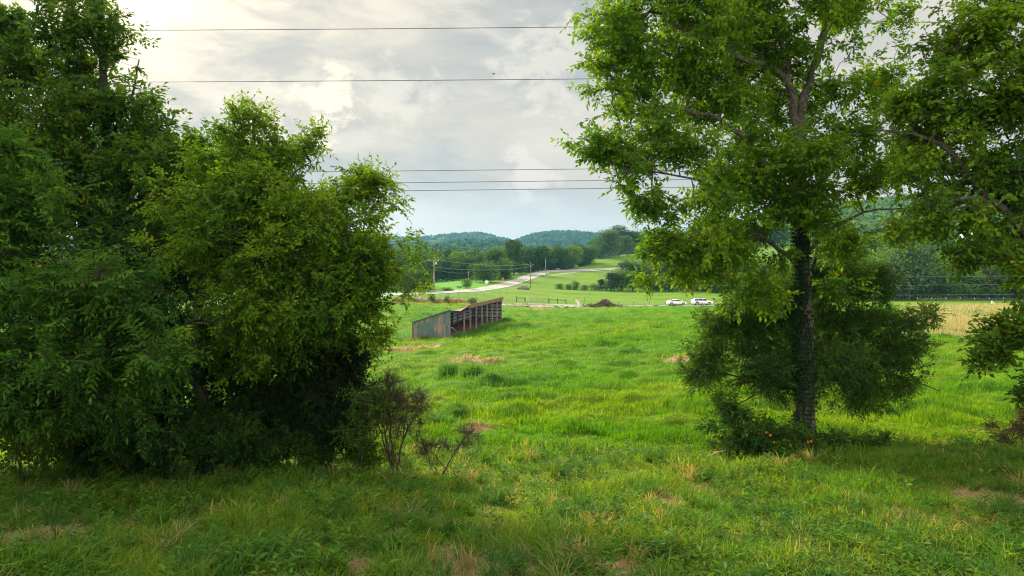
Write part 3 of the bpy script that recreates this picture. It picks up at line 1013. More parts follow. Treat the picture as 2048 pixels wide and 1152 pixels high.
HACK = dict(T=5, K=9, L=0.32, ln=0.110, wd=0.050, spread=0.7, droop=0.16, leafdroop=0.20, col=(0.052, 0.138, 0.009), col2=(0.150, 0.245, 0.009), yellow=0.005)
big_tree('locust_tree', 'spreading fine leaved light green tree at the edge of the dark thicket', 'tree', b2, limbs2, blobs2, 2050, HACK, M_DARKBARK, cl=24, sig=0.42, flat=0.5, shoot=0.30)

Y3 = 13.2
b3 = ground_at(-40, Y3) - np.array([0, 0, 0.1])
limbs3 = [([tuple(b3)] + pl([(-35, 800), (-20, 640), (-10, 480), (0, 360), (0, 280)], Y3), 0.14, 0.03), (pl([(-15, 560), (80, 520), (160, 520), (230, 560)], [13.2, 12.8, 12.5, 12.3]), 0.05, 0.01),
          (pl([(-20, 640), (80, 640), (180, 660), (280, 700)], [13.2, 12.7, 12.5, 12.4]), 0.05, 0.01), (pl([(-5, 440), (60, 390), (120, 400)], [13.2, 13, 12.9]), 0.04, 0.01), (pl([(-30, 760), (90, 770), (220, 800)], [13.2, 12.8, 12.6]), 0.04, 0.01)]
blobs3 = [(60, 410, 80, 60, 13), (30, 550, 100, 70, 12.8), (160, 545, 95, 50, 12.5), (50, 680, 100, 70, 12.8), (250, 610, 75, 40, 12.4), (180, 690, 100, 45, 12.5), (300, 715, 70, 35, 12.4), (10, 330, 45, 60, 13.1), (130, 810, 140, 45, 12.8), (-30, 470, 80, 140, 13.1), (20, 780, 90, 60, 13)]
WAL = dict(T=4, K=13, L=0.50, ln=0.130, wd=0.046, spread=0.6, droop=0.20, leafdroop=0.30, side=1.0, col=(0.032, 0.100, 0.014), col2=(0.080, 0.175, 0.012), yellow=0.003)
big_tree('walnut_tree', 'walnut with long feathery drooping leaves at the frame edge', 'tree', b3, limbs3, blobs3, 1000, WAL, M_DARKBARK, cl=16, sig=0.34, flat=0.45, shoot=0.1)

Y6 = 17.0
b6 = ground_at(330, Y6) - np.array([0, 0, 0.1])
limbs6 = [([tuple(b6)] + pl([(335, 800), (330, 700), (330, 600), (320, 480)], Y6), 0.13, 0.03), (pl([(332, 720), (420, 690), (500, 700)], [17, 16.6, 16.4]), 0.05, 0.01), (pl([(330, 650), (220, 620), (120, 640)], [17, 16.8, 16.6]), 0.05, 0.01), (pl([(334, 790), (440, 780), (540, 770)], [17, 16.6, 16.4]), 0.05, 0.01), (pl([(334, 800), (240, 790), (130, 780)], [17, 16.6, 16.4]), 0.05, 0.01)]
blobs6 = [(300, 500, 120, 70, 17), (330, 610, 120, 60, 16.8), (450, 700, 120, 60, 16.6), (340, 800, 150, 60, 16.8), (540, 750, 100, 70, 16.4), (180, 640, 100, 60, 16.8), (150, 760, 120, 70, 16.6), (250, 720, 110, 60, 16.8), (60, 760, 80, 70, 16.8), (520, 830, 100, 45, 16.2), (130, 860, 120, 40, 16.6), (320, 870, 120, 36, 16.6)]
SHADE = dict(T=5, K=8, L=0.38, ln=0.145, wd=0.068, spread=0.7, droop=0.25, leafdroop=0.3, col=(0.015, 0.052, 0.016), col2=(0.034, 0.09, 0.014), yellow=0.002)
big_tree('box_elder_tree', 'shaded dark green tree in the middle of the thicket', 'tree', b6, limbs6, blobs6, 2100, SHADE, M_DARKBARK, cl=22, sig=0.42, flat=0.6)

Yl = 15.8
bl = ground_at(655, Yl) - np.array([0, 0, 0.1])
limbsl = [([tuple(bl)] + pl([(655, 800), (652, 700), (648, 570)], Yl), 0.08, 0.015)]
blobsl = [(648, 600, 30, 40, Yl), (650, 660, 52, 40, Yl), (652, 720, 70, 38, Yl), (655, 780, 72, 40, Yl), (650, 840, 70, 40, Yl), (600, 800, 60, 50, 16), (700, 705, 20, 12, 15.6), (690, 850, 40, 36, 15.6), (580, 860, 60, 36, 15.8)]
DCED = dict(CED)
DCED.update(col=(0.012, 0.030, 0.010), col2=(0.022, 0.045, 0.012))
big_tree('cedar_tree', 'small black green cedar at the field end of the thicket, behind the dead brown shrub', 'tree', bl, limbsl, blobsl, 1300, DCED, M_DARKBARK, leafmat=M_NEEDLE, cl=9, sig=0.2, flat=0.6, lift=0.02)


# ---------------------------------------------------------------- shrubs, sapling, dead wood along the bank
def shrub(name, label, cat, px, Y, blobs, N, kw, bark=None, nstem=5, sig=0.12, cl=7, r_tip=0.0025, leafmat=None, twigs_only=False, extra=None):
    base = ground_at(px, Y)
    root = thing(name, label, cat, base)
    sk = Skeleton()
    sk.add_limb([base - np.array([0, 0, 0.08]), base + np.array([0.0, 0, 0.1])], 0.02, 0.015, 0.1, 0)
    for i in range(nstem):
        b = blobs[i % len(blobs)]
        e = np.array(at(b[0], b[1], b[4]))
        s = base + np.array([rng.normal(0, 0.12), rng.normal(0, 0.08), 0.02])
        sk.add_limb([s, (s + e) / 2 + rng.normal(0, 0.05, 3) + np.array([0, 0, 0.05]), e], 0.014, 0.005, 0.15, 0.015)
    A = blob_points(blobs, N, cl, sig, 0.3, 0.8, 0.1)
    g = H(A[:, 0], A[:, 1]) + 0.03
    A[:, 2] = np.maximum(A[:, 2], g + 0.1 * rng.random(len(A)))
    sk.limb = [0.0] * len(sk.p)
    tips, td = sk.reach(A, 0.15, wob=0.02, lift=0.05)
    V, Fc = sk.branch_mesh(r_tip, 0.5, 4)
    if not twigs_only:
        V2, F2, C2, Vs, Fs = sprays(tips, td, **kw)
        V, Fc = np.concatenate([V, Vs]), np.concatenate([Fc, Fs + len(V)])
        mesh_np('foliage', V2 - base, F2, leafmat or M_LEAF, C2, parent=root)
    else:
        n = len(tips)
        T = 5
        bs = np.repeat(tips, T, 0)
        dd = norm(np.repeat(td, T, 0) + rng.normal(0, 0.5, (n * T, 3)) + np.array([0, 0, 0.15]))
        ee = bs + dd * (0.10 + 0.2 * rng.random((n * T, 1)))
        Vs, Fs = prisms(bs, ee, np.full(n * T, 0.003), np.full(n * T, 0.0015), 3)
        V, Fc = np.concatenate([V, Vs]), np.concatenate([Fc, Fs + len(V)])
    mesh_np('stem', V - base, Fc, bark or M_DARKBARK, parent=root, smooth=True)
    return root, tips


UND = dict(T=4, K=7, L=0.22, ln=0.085, wd=0.045, spread=0.8, droop=0.1, leafdroop=0.15, col=(0.030, 0.090, 0.016), col2=(0.070, 0.15, 0.014), yellow=0.002)
UND2 = dict(UND)
UND2.update(col=(0.05, 0.11, 0.012), col2=(0.10, 0.15, 0.012))
for (px, Y, bl_, N, kw, lab) in [
    (40, 14.6, [(40, 880, 90, 40, 14.6), (20, 840, 60, 40, 14.8)], 230, UND2, 'yellowish bush at the frame edge under the walnut leaves'),
    (190, 15.4, [(190, 890, 100, 36, 15.4), (160, 860, 70, 30, 15.6)], 240, UND, 'dark bush in the deepest shade of the thicket'),
    (325, 15.4, [(325, 890, 70, 32, 15.4)], 170, UND, 'low dark bush beneath the middle trunk of the thicket'),
    (440, 15.2, [(440, 895, 62, 30, 15.2), (430, 860, 40, 30, 15.3)], 200, UND, 'leafy green bush at the foot of the thicket, behind the yellow green sapling'),
    (535, 15.4, [(535, 890, 60, 32, 15.4)], 180, UND, 'leafy green bush between the middle of the thicket and the cedar'),
    (480, 14.9, [(470, 870, 60, 40, 14.9), (400, 850, 40, 36, 15.0)], 190, UND, 'tall dark bush hiding the foot of the trunks in the thicket'),
    (620, 15.4, [(620, 895, 50, 28, 15.4)], 140, UND, 'green bush under the small black green cedar'),
    (745, 15.4, [(745, 905, 45, 18, 15.4)], 80, UND2, 'low yellow green bush at the foot of the dead brown shrub'),
    (1665, 16.6, [(1660, 893, 45, 20, 16.6), (1720, 885, 50, 14, 16.8)], 130, UND, 'low dark bush to one side of the tall trunk, without flowers'),
]:
    shrub('bush', lab, 'bush', px, Y, bl_, N, kw)
flow, ft = shrub('flowering_bush', 'dark leafy bush dotted with orange flowers at the foot of the tall tree', 'bush', 1520, 16.2, [(1520, 880, 80, 36, 16.2), (1470, 850, 40, 40, 16.3), (1580, 890, 50, 26, 16.1)], 340, UND)
fb = np.array(flow.location)
fl = [(1503, 862), (1518, 866), (1532, 864), (1528, 883), (1548, 884), (1510, 908), (1580, 890), (1616, 883), (1622, 882), (1612, 908), (1462, 935), (1540, 870)]
fp = np.array([at(a, b, 15.75) for a, b in fl])
for q_ in fp:
    fv, ff_, fo = [], [], 0
    for k in range(6):
        a = k / 6 * 2 * math.pi
        d = norm(np.array([[math.cos(a), -0.5, math.sin(a)]]))
        V, Fc = leaf_quads(q_[None], d, np.array([[0.1, -1.0, 0.2]]), np.array([0.045]), np.array([0.03]))
        fv.append(V); ff_.append(Fc + fo); fo += 4
    mesh_np('flower', np.concatenate(fv) - fb, np.concatenate(ff_), M_PETAL, np.tile([0.75, 0.27, 0.03], (fo, 1)), parent=flow)
SAP = dict(WAL)
SAP.update(T=3, K=11, L=0.30, ln=0.075, wd=0.028, col=(0.045, 0.125, 0.014), col2=(0.085, 0.17, 0.012))
shrub('sapling', 'bright green sapling with feathery leaves between black green cedar and dead shrub', 'sapling', 718, 14.6, [(728, 800, 30, 25, 14.5), (710, 850, 26, 30, 14.5), (755, 820, 20, 14, 14.5)], 60, SAP, nstem=4)
SAP2 = dict(UND2)
SAP2.update(L=0.14, ln=0.055, wd=0.03, T=3, K=6)
shrub('sapling', 'thin yellow green sapling standing in the grass before the thicket', 'sapling', 368, 13.4, [(366, 925, 12, 14, 13.4), (370, 958, 16, 14, 13.4)], 40, SAP2, nstem=2, sig=0.05)
shrub('sapling', 'tiny weedy sapling in the grass to the side of the thin yellow green one', 'sapling', 452, 13.2, [(450, 940, 8, 12, 13.2), (455, 962, 8, 10, 13.2)], 14, SAP2, nstem=2, sig=0.04)
BRN = dict(UND)
BRN.update(col=(0.055, 0.035, 0.020), col2=(0.075, 0.075, 0.02), ln=0.05, wd=0.02, T=4, K=6, L=0.15)
shrub('brown_bush', 'reddish brown half dead bush at the frame edge in the meadow', 'bush', 2030, 16.6, [(2020, 870, 40, 30, 16.6), (2050, 840, 30, 30, 16.6), (2000, 895, 40, 16, 16.6)], 190, BRN)
shrub('dead_bush', 'leafless dead brown shrub of fine twigs beside the thicket', 'dead shrub', 778, 14.8, [(778, 790, 22, 40, 14.8), (815, 800, 36, 26, 14.8), (755, 815, 26, 30, 14.8), (838, 815, 18, 26, 14.7), (790, 845, 40, 26, 14.8), (778, 765, 10, 14, 14.8), (735, 790, 16, 16, 14.8)], 950, UND, M_DEAD, 9, 0.16, 3, 0.0022, twigs_only=True)
shrub('dead_branches', 'tangle of bare dead branches lying on the bank below the dead shrub', 'dead branches', 888, 14.6, [(850, 898, 26, 14, 14.6), (880, 893, 30, 16, 14.5), (935, 868, 40, 16, 14.5), (905, 890, 24, 14, 14.5), (840, 870, 14, 40, 14.6)], 260, UND, M_DEAD, 8, 0.09, 7, 0.0024, twigs_only=True)


def log_thing(name, label, cat, pts, r0, r1, mat):
    P_ = np.array(pts)
    o = mesh_np(name, *tube(polyline(P_, 0.08, 0.008) - P_[0], np.linspace(r0, r1, len(polyline(P_, 0.08, 0))), 7, 0.15), mat, smooth=True)
    o.location = P_[0]
    tag(o, label, cat)
    return o


g1 = [np.array(hit(px, py)) + np.array([0, 0, dz]) for px, py, dz in [(1414, 919, 0.06), (1432, 917, 0.14), (1452, 914, 0.16)]]
log_thing('fallen_stick', 'pale fallen stick in the grass beside the flowering bush', 'stick', g1, 0.022, 0.015, M_GREYWOOD)
# ---------------------------------------------------------------- grass
road_xy = rp.mean(1)


def off_road(x, y, r=4.6):
    ok = np.ones(len(x), bool)
    for i in range(0, len(road_xy), 2):
        ok &= (x - road_xy[i, 0]) ** 2 + (y - road_xy[i, 1]) ** 2 > r * r
    return ok


SH0, SH1 = hit(901, 677), hit(1003, 640)
_sd = np.array([SH1.x - SH0.x, SH1.y - SH0.y])
SLEN = float(np.linalg.norm(_sd))
SU = _sd / SLEN                      # along the shed's open front
SN = np.array([-SU[1], SU[0]])       # towards its back
SWID = 4.35


def in_shed(x, y, g=0.0):
    a = (x - SH0.x) * SU[0] + (y - SH0.y) * SU[1]
    b = (x - SH0.x) * SN[0] + (y - SH0.y) * SN[1]
    return (a > -g) & (a < SLEN + g) & (b > -g) & (b < SWID + g)


def scatter(n, y0, y1, margin=1.38):
    s = rng.random(n)
    h = 6.0
    y = h / (h / y1 + s * (h / y0 - h / y1))
    x = (rng.random(n) * 2 - 1) * 0.74 * margin * y + rng.normal(0, 0.5, n)
    return x, y


def blades(x, y, hgt, wid, col, segs, lean=0.45, wind=0.25):
    n = len(x)
    z = H(x, y) - 0.01
    az = rng.random(n) * 2 * np.pi
    ld = np.stack([np.cos(az), np.sin(az)], -1) * (lean * rng.random((n, 1)) * 1.6)
    wv = (fbm(x * 0.5 + 60, y * 0.5 + 13, 2) - 0.35) * 2.2
    ld[:, 0] += wind * wv
    ld[:, 1] -= wind * 0.5 * wv
    face = rng.normal(0, 0.6, n)
    side = np.stack([np.cos(face), np.sin(face), np.zeros(n)], -1)
    P0 = np.stack([x, y, z], -1)
    up = np.stack([ld[:, 0], ld[:, 1], np.ones(n)], -1)
    rows_ = []
    for k in range(segs):
        f = k / segs
        c = P0.copy()
        c[:, :2] += ld * (hgt * f ** 1.8)[:, None]
        c[:, 2] += hgt * (f - 0.28 * lean * f ** 2)
        w_ = wid * (1 - 0.55 * f ** 1.5) * 0.5
        rows_ += [c - side * w_[:, None], c + side * w_[:, None]]
    c = P0.copy()
    c[:, :2] += ld * hgt[:, None]
    c[:, 2] += hgt * (1 - 0.28 * lean - 0.25 * np.minimum(1, np.linalg.norm(ld, axis=1)))
    rows_.append(c)
    nv = len(rows_)
    V = np.stack(rows_, 1).reshape(-1, 3)
    k = np.arange(n)[:, None] * nv
    fs = []
    for s in range(segs - 1):
        b = 2 * s
        fs.append(np.concatenate([k + b, k + b + 1, k + b + 3, k + b + 2], 1))
    tri = np.concatenate([k + nv - 3, k + nv - 2, k + nv - 1], 1)
    return V, ([np.concatenate(fs)] if fs else []) + [tri], np.repeat(col, nv, 0)


def grass_layer(name, n, y0, y1, segs, hbase, wfun, tip=1.3, lean=0.5):
    x, y = scatter(n, y0, y1)
    c, dm, tm, hf, n1, n3 = zones(x, y)
    keep = (rng.random(len(x)) > dm * np.where(y < 30, 0.87, 0.93)) & (rng.random(len(x)) > tm * 0.75) & off_road(x, y) & ~in_shed(x, y, 0.15)
    px, py = to_px(x, y, base_h(x, y))
    keep &= ~((px > 985) & (px < 1195) & (py < 616.5) & (y > 110))
    hf = np.where((y > 112) & (px > 960) & (px < 1210), hf * 0.30, np.where((y > 145) & (px > 960), hf * 0.55, hf))
    x, y, c, hf, n1, n3 = x[keep], y[keep], c[keep], hf[keep], n1[keep], n3[keep]
    clump = fbm(x * 2.2 + 31, y * 2.2 + 11, 2)
    h = hbase * hf * (0.55 + 0.9 * clump) * (0.6 + 0.8 * rng.random(len(x)))
    c = c * tip * (0.72 + 0.56 * rng.random((len(x), 1)))
    hue = rng.random(len(x))
    c[hue > 0.86] *= np.array([1.5, 1.05, 0.9])
    nearb = y < 19
    # dry straw blades among the green on the bank
    st = nearb & (rng.random(len(x)) < 0.012 + 0.34 * smoothstep(0.60, 0.78, fbm(x * 0.8 + 77, y * 0.8 + 5, 3)) + 0.10 * smoothstep(2.2, 5.5, x) * (y < 11))
    c[st] = np.array([0.33, 0.27, 0.11]) * (0.6 + 0.6 * rng.random((st.sum(), 1)))
    V, Fc, Cc = blades(x, y, h, wfun(y) * (0.6 + 0.8 * rng.random(len(x))), c, segs, lean)
    o = mesh_np(name, V, Fc, M_GRASS, Cc)
    tag(o, kind='stuff')
    return o


grass_layer('bank_grass', 170000, 5.6, 20, 3, 0.23, lambda y: 0.0105 + 0.0007 * y, lean=0.75)
grass_layer('meadow_grass', 185000, 18, 60, 2, 0.21, lambda y: 0.010 + 0.00055 * y)
grass_layer('field_grass', 155000, 58, 163, 1, 0.34, lambda y: 0.020 + 0.0006 * y)


# dry tan meadow at the right
def dry_meadow():
    n = 60000
    y = 6.0 / (6.0 / 172 + rng.random(n) * (6.0 / 66 - 6.0 / 172))
    x = (0.56 + rng.random(n) * 0.34) * y
    c, dm, tm, hf, n1, n3 = zones(x, y)
    k = rng.random(n) < tm
    x, y, n3 = x[k], y[k], n3[k]
    pal = np.array([[0.36, 0.32, 0.24], [0.29, 0.28, 0.13], [0.33, 0.28, 0.22], [0.16, 0.20, 0.05]])
    cc = pal[rng.choice(4, len(x), p=[0.4, 0.22, 0.28, 0.10])] * (0.7 + 0.5 * rng.random((len(x), 1)))
    V, Fc, Cc = blades(x, y, 0.75 * (0.5 + 0.8 * rng.random(len(x))), 0.012 + 0.0006 * y, cc, 1, 0.25, 0.1)
    tag(mesh_np('dry_grass', V, Fc, M_GRASS, Cc), kind='stuff')
dry_meadow()


def weeds():
    """low leafy weeds growing through the bank grass"""
    n = 21000
    x, y = scatter(n, 5.6, 18.5)
    dens = fbm(x * 0.7 + 91, y * 0.7 + 3, 3)
    k = (rng.random(n) < smoothstep(0.38, 0.62, dens) * 0.9 + 0.10) & (y < 17)
    x, y = x[k], y[k]
    c, dm, tm, hf, n1, n3 = zones(x, y)
    k = rng.random(len(x)) > dm
    x, y = x[k], y[k]
    M = len(x)
    K = 13
    big = 0.45 + 0.9 * rng.random(M) ** 2.5
    hh = 0.26 * big
    b = np.stack([x, y, H(x, y)], -1)
    f = (np.arange(K) + 1) / K
    tilt = rng.normal(0, 0.22, (M, 2))
    pos = b[:, None, :] + np.stack([tilt[:, 0:1] * f * hh[:, None], tilt[:, 1:2] * f * hh[:, None], f * hh[:, None]], -1)
    az = rng.random((M, 1)) * 6.28 + np.arange(K) * 2.4
    d = norm(np.stack([np.cos(az), np.sin(az), 0.35 - 0.1 * rng.random((M, K))], -1)).reshape(-1, 3)
    nn = norm(np.array([0, 0, 1.0]) + rng.normal(0, 0.3, (M * K, 3)))
    ln = 0.11 * np.repeat(big, K) * (0.6 + 0.6 * rng.random(M * K))
    V, Fc = leaf_quads(pos.reshape(-1, 3), d, nn, ln, ln * 0.42)
    tint = rng.random(M)
    cc = np.array([0.036, 0.120, 0.016])[None] * (1 - tint[:, None]) + np.array([0.105, 0.200, 0.016])[None] * tint[:, None]
    cc = np.repeat(cc, K, 0) * (0.75 + 0.5 * rng.random((M * K, 1)))
    o = mesh_np('weeds', V, Fc, M_LEAF, np.repeat(cc, 4, 0))
    tag(o, kind='stuff')
weeds()


def grass_tufts():
    """arching longer tufts standing out of the bank grass"""
    n = 780
    cx, cy = scatter(n, 5.8, 17.5)
    m_ = 46
    pos = np.repeat(np.stack([cx, cy], -1), m_, 0) + rng.normal(0, 0.045, (n * m_, 2)) * np.repeat(0.6 + rng.random(n), m_)[:, None]
    size = np.repeat(0.7 + 0.8 * rng.random(n), m_)
    pal = np.array([[0.060, 0.150, 0.020], [0.105, 0.185, 0.020], [0.045, 0.125, 0.030], [0.26, 0.22, 0.09]])
    cc = np.repeat(pal[rng.choice(4, n, p=[0.4, 0.28, 0.2, 0.12])], m_, 0) * (0.7 + 0.6 * rng.random((n * m_, 1)))
    V, Fc, Cc = blades(pos[:, 0], pos[:, 1], 0.34 * size * (0.6 + 0.7 * rng.random(n * m_)), np.full(n * m_, 0.012), cc, 4, 0.85, 0.15)
    tag(mesh_np('tuft_grass', V, Fc, M_GRASS, Cc), kind='stuff')
grass_tufts()


def straw():
    """flattened dry grass: loose tufts on the bank and in the bare patches"""
    pts = []
    for (cx_, cy_, rx, ry) in DIRT:
        if cy_ < 40:
            n = int(900 * rx * ry * 4)
            pts.append(np.stack([cx_ + rng.normal(0, rx * 0.6, n), cy_ + rng.normal(0, ry * 0.6, n)], -1))
        else:
            n = int(160 * rx * ry)
            pts.append(np.stack([cx_ + rng.normal(0, rx * 0.5, n), cy_ + rng.normal(0, ry * 0.5, n)], -1))
    for i in range(320):
        xx, yy = scatter(1, 6.3, 14)
        n = int(25 + 70 * rng.random())
        pts.append(np.stack([xx + rng.normal(0, 0.14, n), yy + rng.normal(0, 0.14, n)], -1))
    p_ = np.concatenate(pts)
    far = p_[:, 1] > 40
    cc = np.array([[0.36, 0.295, 0.17]]) * (0.6 + 0.6 * rng.random((len(p_), 1)))
    V, Fc, Cc = blades(p_[:, 0], p_[:, 1], np.where(far, 0.4, 0.17) * (0.5 + 0.8 * rng.random(len(p_))), np.where(far, 0.05, 0.007), cc, 2, 1.2, 0.5)
    tag(mesh_np('straw', V, Fc, M_GRASS, Cc), kind='stuff')
straw()


def tussocks():
    """taller dark tussocks in the meadow and rank grass along the shed's open side"""
    xs, ys, hs, cs = [], [], [], []
    spots = [(895, 752, .55, 1.0), (940, 752, .5, .75), (985, 757, .9, .5), (1060, 772, 1.3, .32), (1010, 795, .9, .3), (905, 835, .4, .5), (880, 850, .45, .5), (1255, 705, 1.2, .4), (1040, 655, 1.5, .6)]
    for (px, py, r_, h_) in spots:
        q_ = hit(px, py)
        n = int(420 * (1 + r_))
        xs.append(q_.x + rng.normal(0, r_ * 0.5, n)); ys.append(q_.y + rng.normal(0, r_ * 0.5, n)); hs.append(h_ * (0.5 + 0.6 * rng.random(n)))
    n = 5000
    a = rng.random(n) * SLEN
    b = -0.4 - np.abs(rng.normal(0, 0.55, n))
    xs.append(SH0.x + SU[0] * a + SN[0] * b); ys.append(SH0.y + SU[1] * a + SN[1] * b); hs.append((0.35 + 0.5 * fbm(a * 0.5, b, 2)) * (0.5 + 0.6 * rng.random(n)))
    x, y, h = np.concatenate(xs), np.concatenate(ys), np.concatenate(hs)
    cc = np.array([[0.075, 0.190, 0.040]]) * (0.7 + 0.6 * rng.random((len(x), 1)))
    V, Fc, Cc = blades(x, y, h, 0.012 + 0.0006 * y, cc, 2, 0.5, 0.3)
    tag(mesh_np('tussock_grass', V, Fc, M_GRASS, Cc), kind='stuff')
tussocks()


# ---------------------------------------------------------------- middle distance trees
def proto(seed, lobes, w_=0.62, top=0.0, conic=0.0, quads=4200, col=(0.030, 0.088, 0.012), col2=(0.100, 0.185, 0.012), size=0.036, low=0.02):
    """unit-height tree: crown mesh and trunk mesh"""
    g = np.random.default_rng(seed)
    per = quads // lobes
    Vs, Fs, Cs, off = [], [], [], 0
    for i in range(lobes):
        zc = low + 0.12 + (0.82 - low - 0.05) * g.random()
        wz = np.sin(np.clip((zc - low) / (1 - low), 0.04, 1) * np.pi) ** 0.6 if conic == 0 else (1 - (zc - low) * conic)
        a = g.random() * 6.28
        rr = 0.5 * w_ * wz * 0.68 * math.sqrt(g.random())
        lr = (0.13 + 0.09 * g.random()) * (0.5 + w_)
        if conic: lr *= 0.75 * (1.2 - zc * conic * 0.8)
        c = np.array([rr * math.cos(a), rr * math.sin(a), min(zc, 1.0 - lr * 0.7)])
        d = norm(g.normal(size=(per, 3)) + np.array([0, 0, 0.25]))
        P_ = c + d * (lr * (0.6 + 0.5 * g.random((per, 1)))) * np.array([1.1, 1.1, 0.75])
        nn = norm(d + g.normal(0, 0.55, (per, 3)) + np.array([0, 0, 0.3]))
        dr = norm(np.cross(nn, g.normal(size=(per, 3))))
        s = size * (0.6 + 0.8 * g.random(per))
        V, Fc = leaf_quads(P_, dr, nn, s, s * 0.8, 0.1)
        t_ = np.clip(g.random() * 0.9 + g.normal(0, 0.12, per), 0, 1)[:, None]
        cc = np.array(col) * (1 - t_) + np.array(col2) * t_
        Vs.append(V); Fs.append(Fc + off); Cs.append(np.repeat(cc, 4, 0)); off += len(V)
    crown = mesh_np('crown', np.concatenate(Vs), np.concatenate(Fs), M_FARLEAF, np.concatenate(Cs), link=False)
    tv, tf, off = [], [], 0
    for k in range(6):
        if k == 0:
            path = [(0, 0, -0.03), (0.005, 0, 0.2), (0.0, 0.01, 0.45), (0.01, 0.0, 0.8)]
            rad = (0.022, 0.005)
        else:
            a = g.random() * 6.28
            path = [(0, 0, 0.18 + 0.06 * k), (0.1 * math.cos(a), 0.1 * math.sin(a), 0.3 + 0.07 * k), (0.22 * w_ * math.cos(a), 0.22 * w_ * math.sin(a), 0.40 + 0.08 * k)]
            rad = (0.010, 0.003)
        p_ = np.array(path)
        V, Fc = tube(p_, np.linspace(*rad, len(p_)), 7)
        tv.append(V); tf.append(Fc + off); off += len(V)
    trunk = mesh_np('trunk', np.concatenate(tv), np.concatenate(tf), M_BARK, smooth=True, link=False)
    return crown, trunk


PROTO = {
    'round': [proto(11, 22), proto(12, 26, 0.72), proto(13, 20, 0.66)],
    'light': [proto(21, 20, 0.72, col=(0.10, 0.20, 0.014), col2=(0.19, 0.29, 0.014)), proto(22, 24, 0.66, col=(0.085, 0.185, 0.014), col2=(0.17, 0.27, 0.014))],
    'dark': [proto(31, 24, 0.66, col=(0.018, 0.062, 0.014), col2=(0.060, 0.128, 0.014)), proto(32, 22, 0.58, col=(0.020, 0.066, 0.016), col2=(0.062, 0.130, 0.016))],
    'tall': [proto(41, 26, 0.42, low=0.14), proto(42, 28, 0.46, low=0.16, col=(0.030, 0.085, 0.012), col2=(0.085, 0.16, 0.012))],
    'cedar': [proto(51, 22, 0.50, conic=0.75, quads=2600, col=(0.03, 0.08, 0.022), col2=(0.06, 0.12, 0.024), low=0.0, size=0.034)],
    'grey': [proto(61, 22, 0.66, col=(0.050, 0.110, 0.030), col2=(0.11, 0.185, 0.04))],
    'bush': [proto(71, 16, 1.2, low=-0.06, quads=1600, size=0.07), proto(72, 16, 1.35, low=-0.06, quads=1600, size=0.07, col=(0.05, 0.115, 0.02), col2=(0.1, 0.17, 0.02))],
}


ROAD_UP = rp[:, 0, :]
RU_PX = CX + F * ROAD_UP[:, 0] / ROAD_UP[:, 1]


def behind_road(px, Y, wpx):
    """how far back a tree seen at this place must stand to be beyond the road, not on or before it"""
    s = (np.abs(RU_PX - px) < wpx * 0.55) & (ROAD_UP[:, 1] > 215)
    return max(Y, float(ROAD_UP[s, 1].max()) + 0.5 * wpx / F * Y + 1.0) if s.any() else Y


def place_tree(name, label, px, Y, top, wpx, kind, group=None, cat='tree', base_py=None):
    if px < 1118 and Y > 230:
        Y = behind_road(px, Y, wpx)
    x = (px - CX) / F * Y
    z = gz(x, Y)
    h = at(px, top, Y).z - z
    if h < 0.3: return None
    ps = PROTO[kind]
    k = rng.integers(0, len(ps))
    cr, tr = ps[k]
    wn = {'round': 0.75, 'light': 0.78, 'dark': 0.72, 'tall': 0.55, 'cedar': 0.55, 'grey': 0.75, 'bush': 1.25}[kind]
    sw = wpx / F * Y / wn
    root = thing(name, label, cat, (x, Y, z - 0.03 * h), float(rng.random() * 6.28), group)
    root.scale = (sw, sw, h)
    parts = ((cr, 'crown'),) if kind == 'bush' else ((cr, 'crown'), (tr, 'trunk'))
    for src, nm in parts:
        c = src.copy()
        c.name = 'foliage' if kind == 'bush' else nm
        COL.objects.link(c)
        c.parent = root
    return root


def T(*a, **k):
    return place_tree('tree', *a, **k)


G_A = 'trees in the dense stand just beyond the road, behind the near utility pole'
L_A = 'rounded green tree in the dense stand beyond the road by the near utility pole'
for (px, Y, top, w_, kd) in [(560, 205, 500, 95, 'round'), (610, 212, 506, 90, 'dark'), (655, 208, 510, 90, 'round'), (700, 205, 512, 84, 'round'), (742, 203, 524, 76, 'round'), (786, 203, 530, 66, 'light'), (824, 203, 533, 60, 'round'), (848, 207, 536, 46, 'dark'),
                             (680, 225, 495, 90, 'dark'), (735, 228, 500, 86, 'round'), (782, 228, 505, 80, 'dark'), (825, 232, 512, 70, 'round'), (620, 232, 495, 90, 'round'), (520, 225, 498, 100, 'dark'), (450, 220, 500, 100, 'round'), (380, 220, 505, 110, 'dark'), (300, 215, 505, 110, 'round'), (210, 210, 508, 110, 'dark'), (110, 205, 510, 110, 'round'), (10, 205, 512, 110, 'dark')]:
    T(L_A, px, Y, top, w_, kd, G_A)
G_B = 'trees along the far side of the bright green field beyond the road'
L_B = 'dark tree along the far side of the bright green field beyond the road'
for (px, Y, top, w_, kd) in [(770, 330, 500, 56, 'round'), (806, 322, 503, 50, 'dark'), (838, 318, 500, 52, 'dark'), (868, 318, 507, 46, 'round'), (893, 316, 512, 40, 'dark'), (918, 318, 498, 48, 'light'), (942, 316, 510, 44, 'dark'), (962, 318, 505, 42, 'round'),
                             (800, 350, 490, 60, 'dark'), (850, 350, 494, 55, 'round'), (898, 352, 490, 60, 'dark'), (950, 350, 496, 56, 'round'), (875, 312, 525, 34, 'dark'), (905, 313, 530, 30, 'dark'), (930, 313, 528, 32, 'dark'), (956, 312, 530, 30, 'dark')]:
    T(L_B, px, Y, top, w_, kd, G_B)
T('broad bushy tree at the roadside behind the diamond sign', 968, 252, 520, 62, 'round')
T('broad leafy tree right behind the red sign beside the road', 1003, 266, 512, 58, 'light')
T('tallest tree of the roadside wood, with a pointed crown', 1028, 292, 477, 50, 'tall')
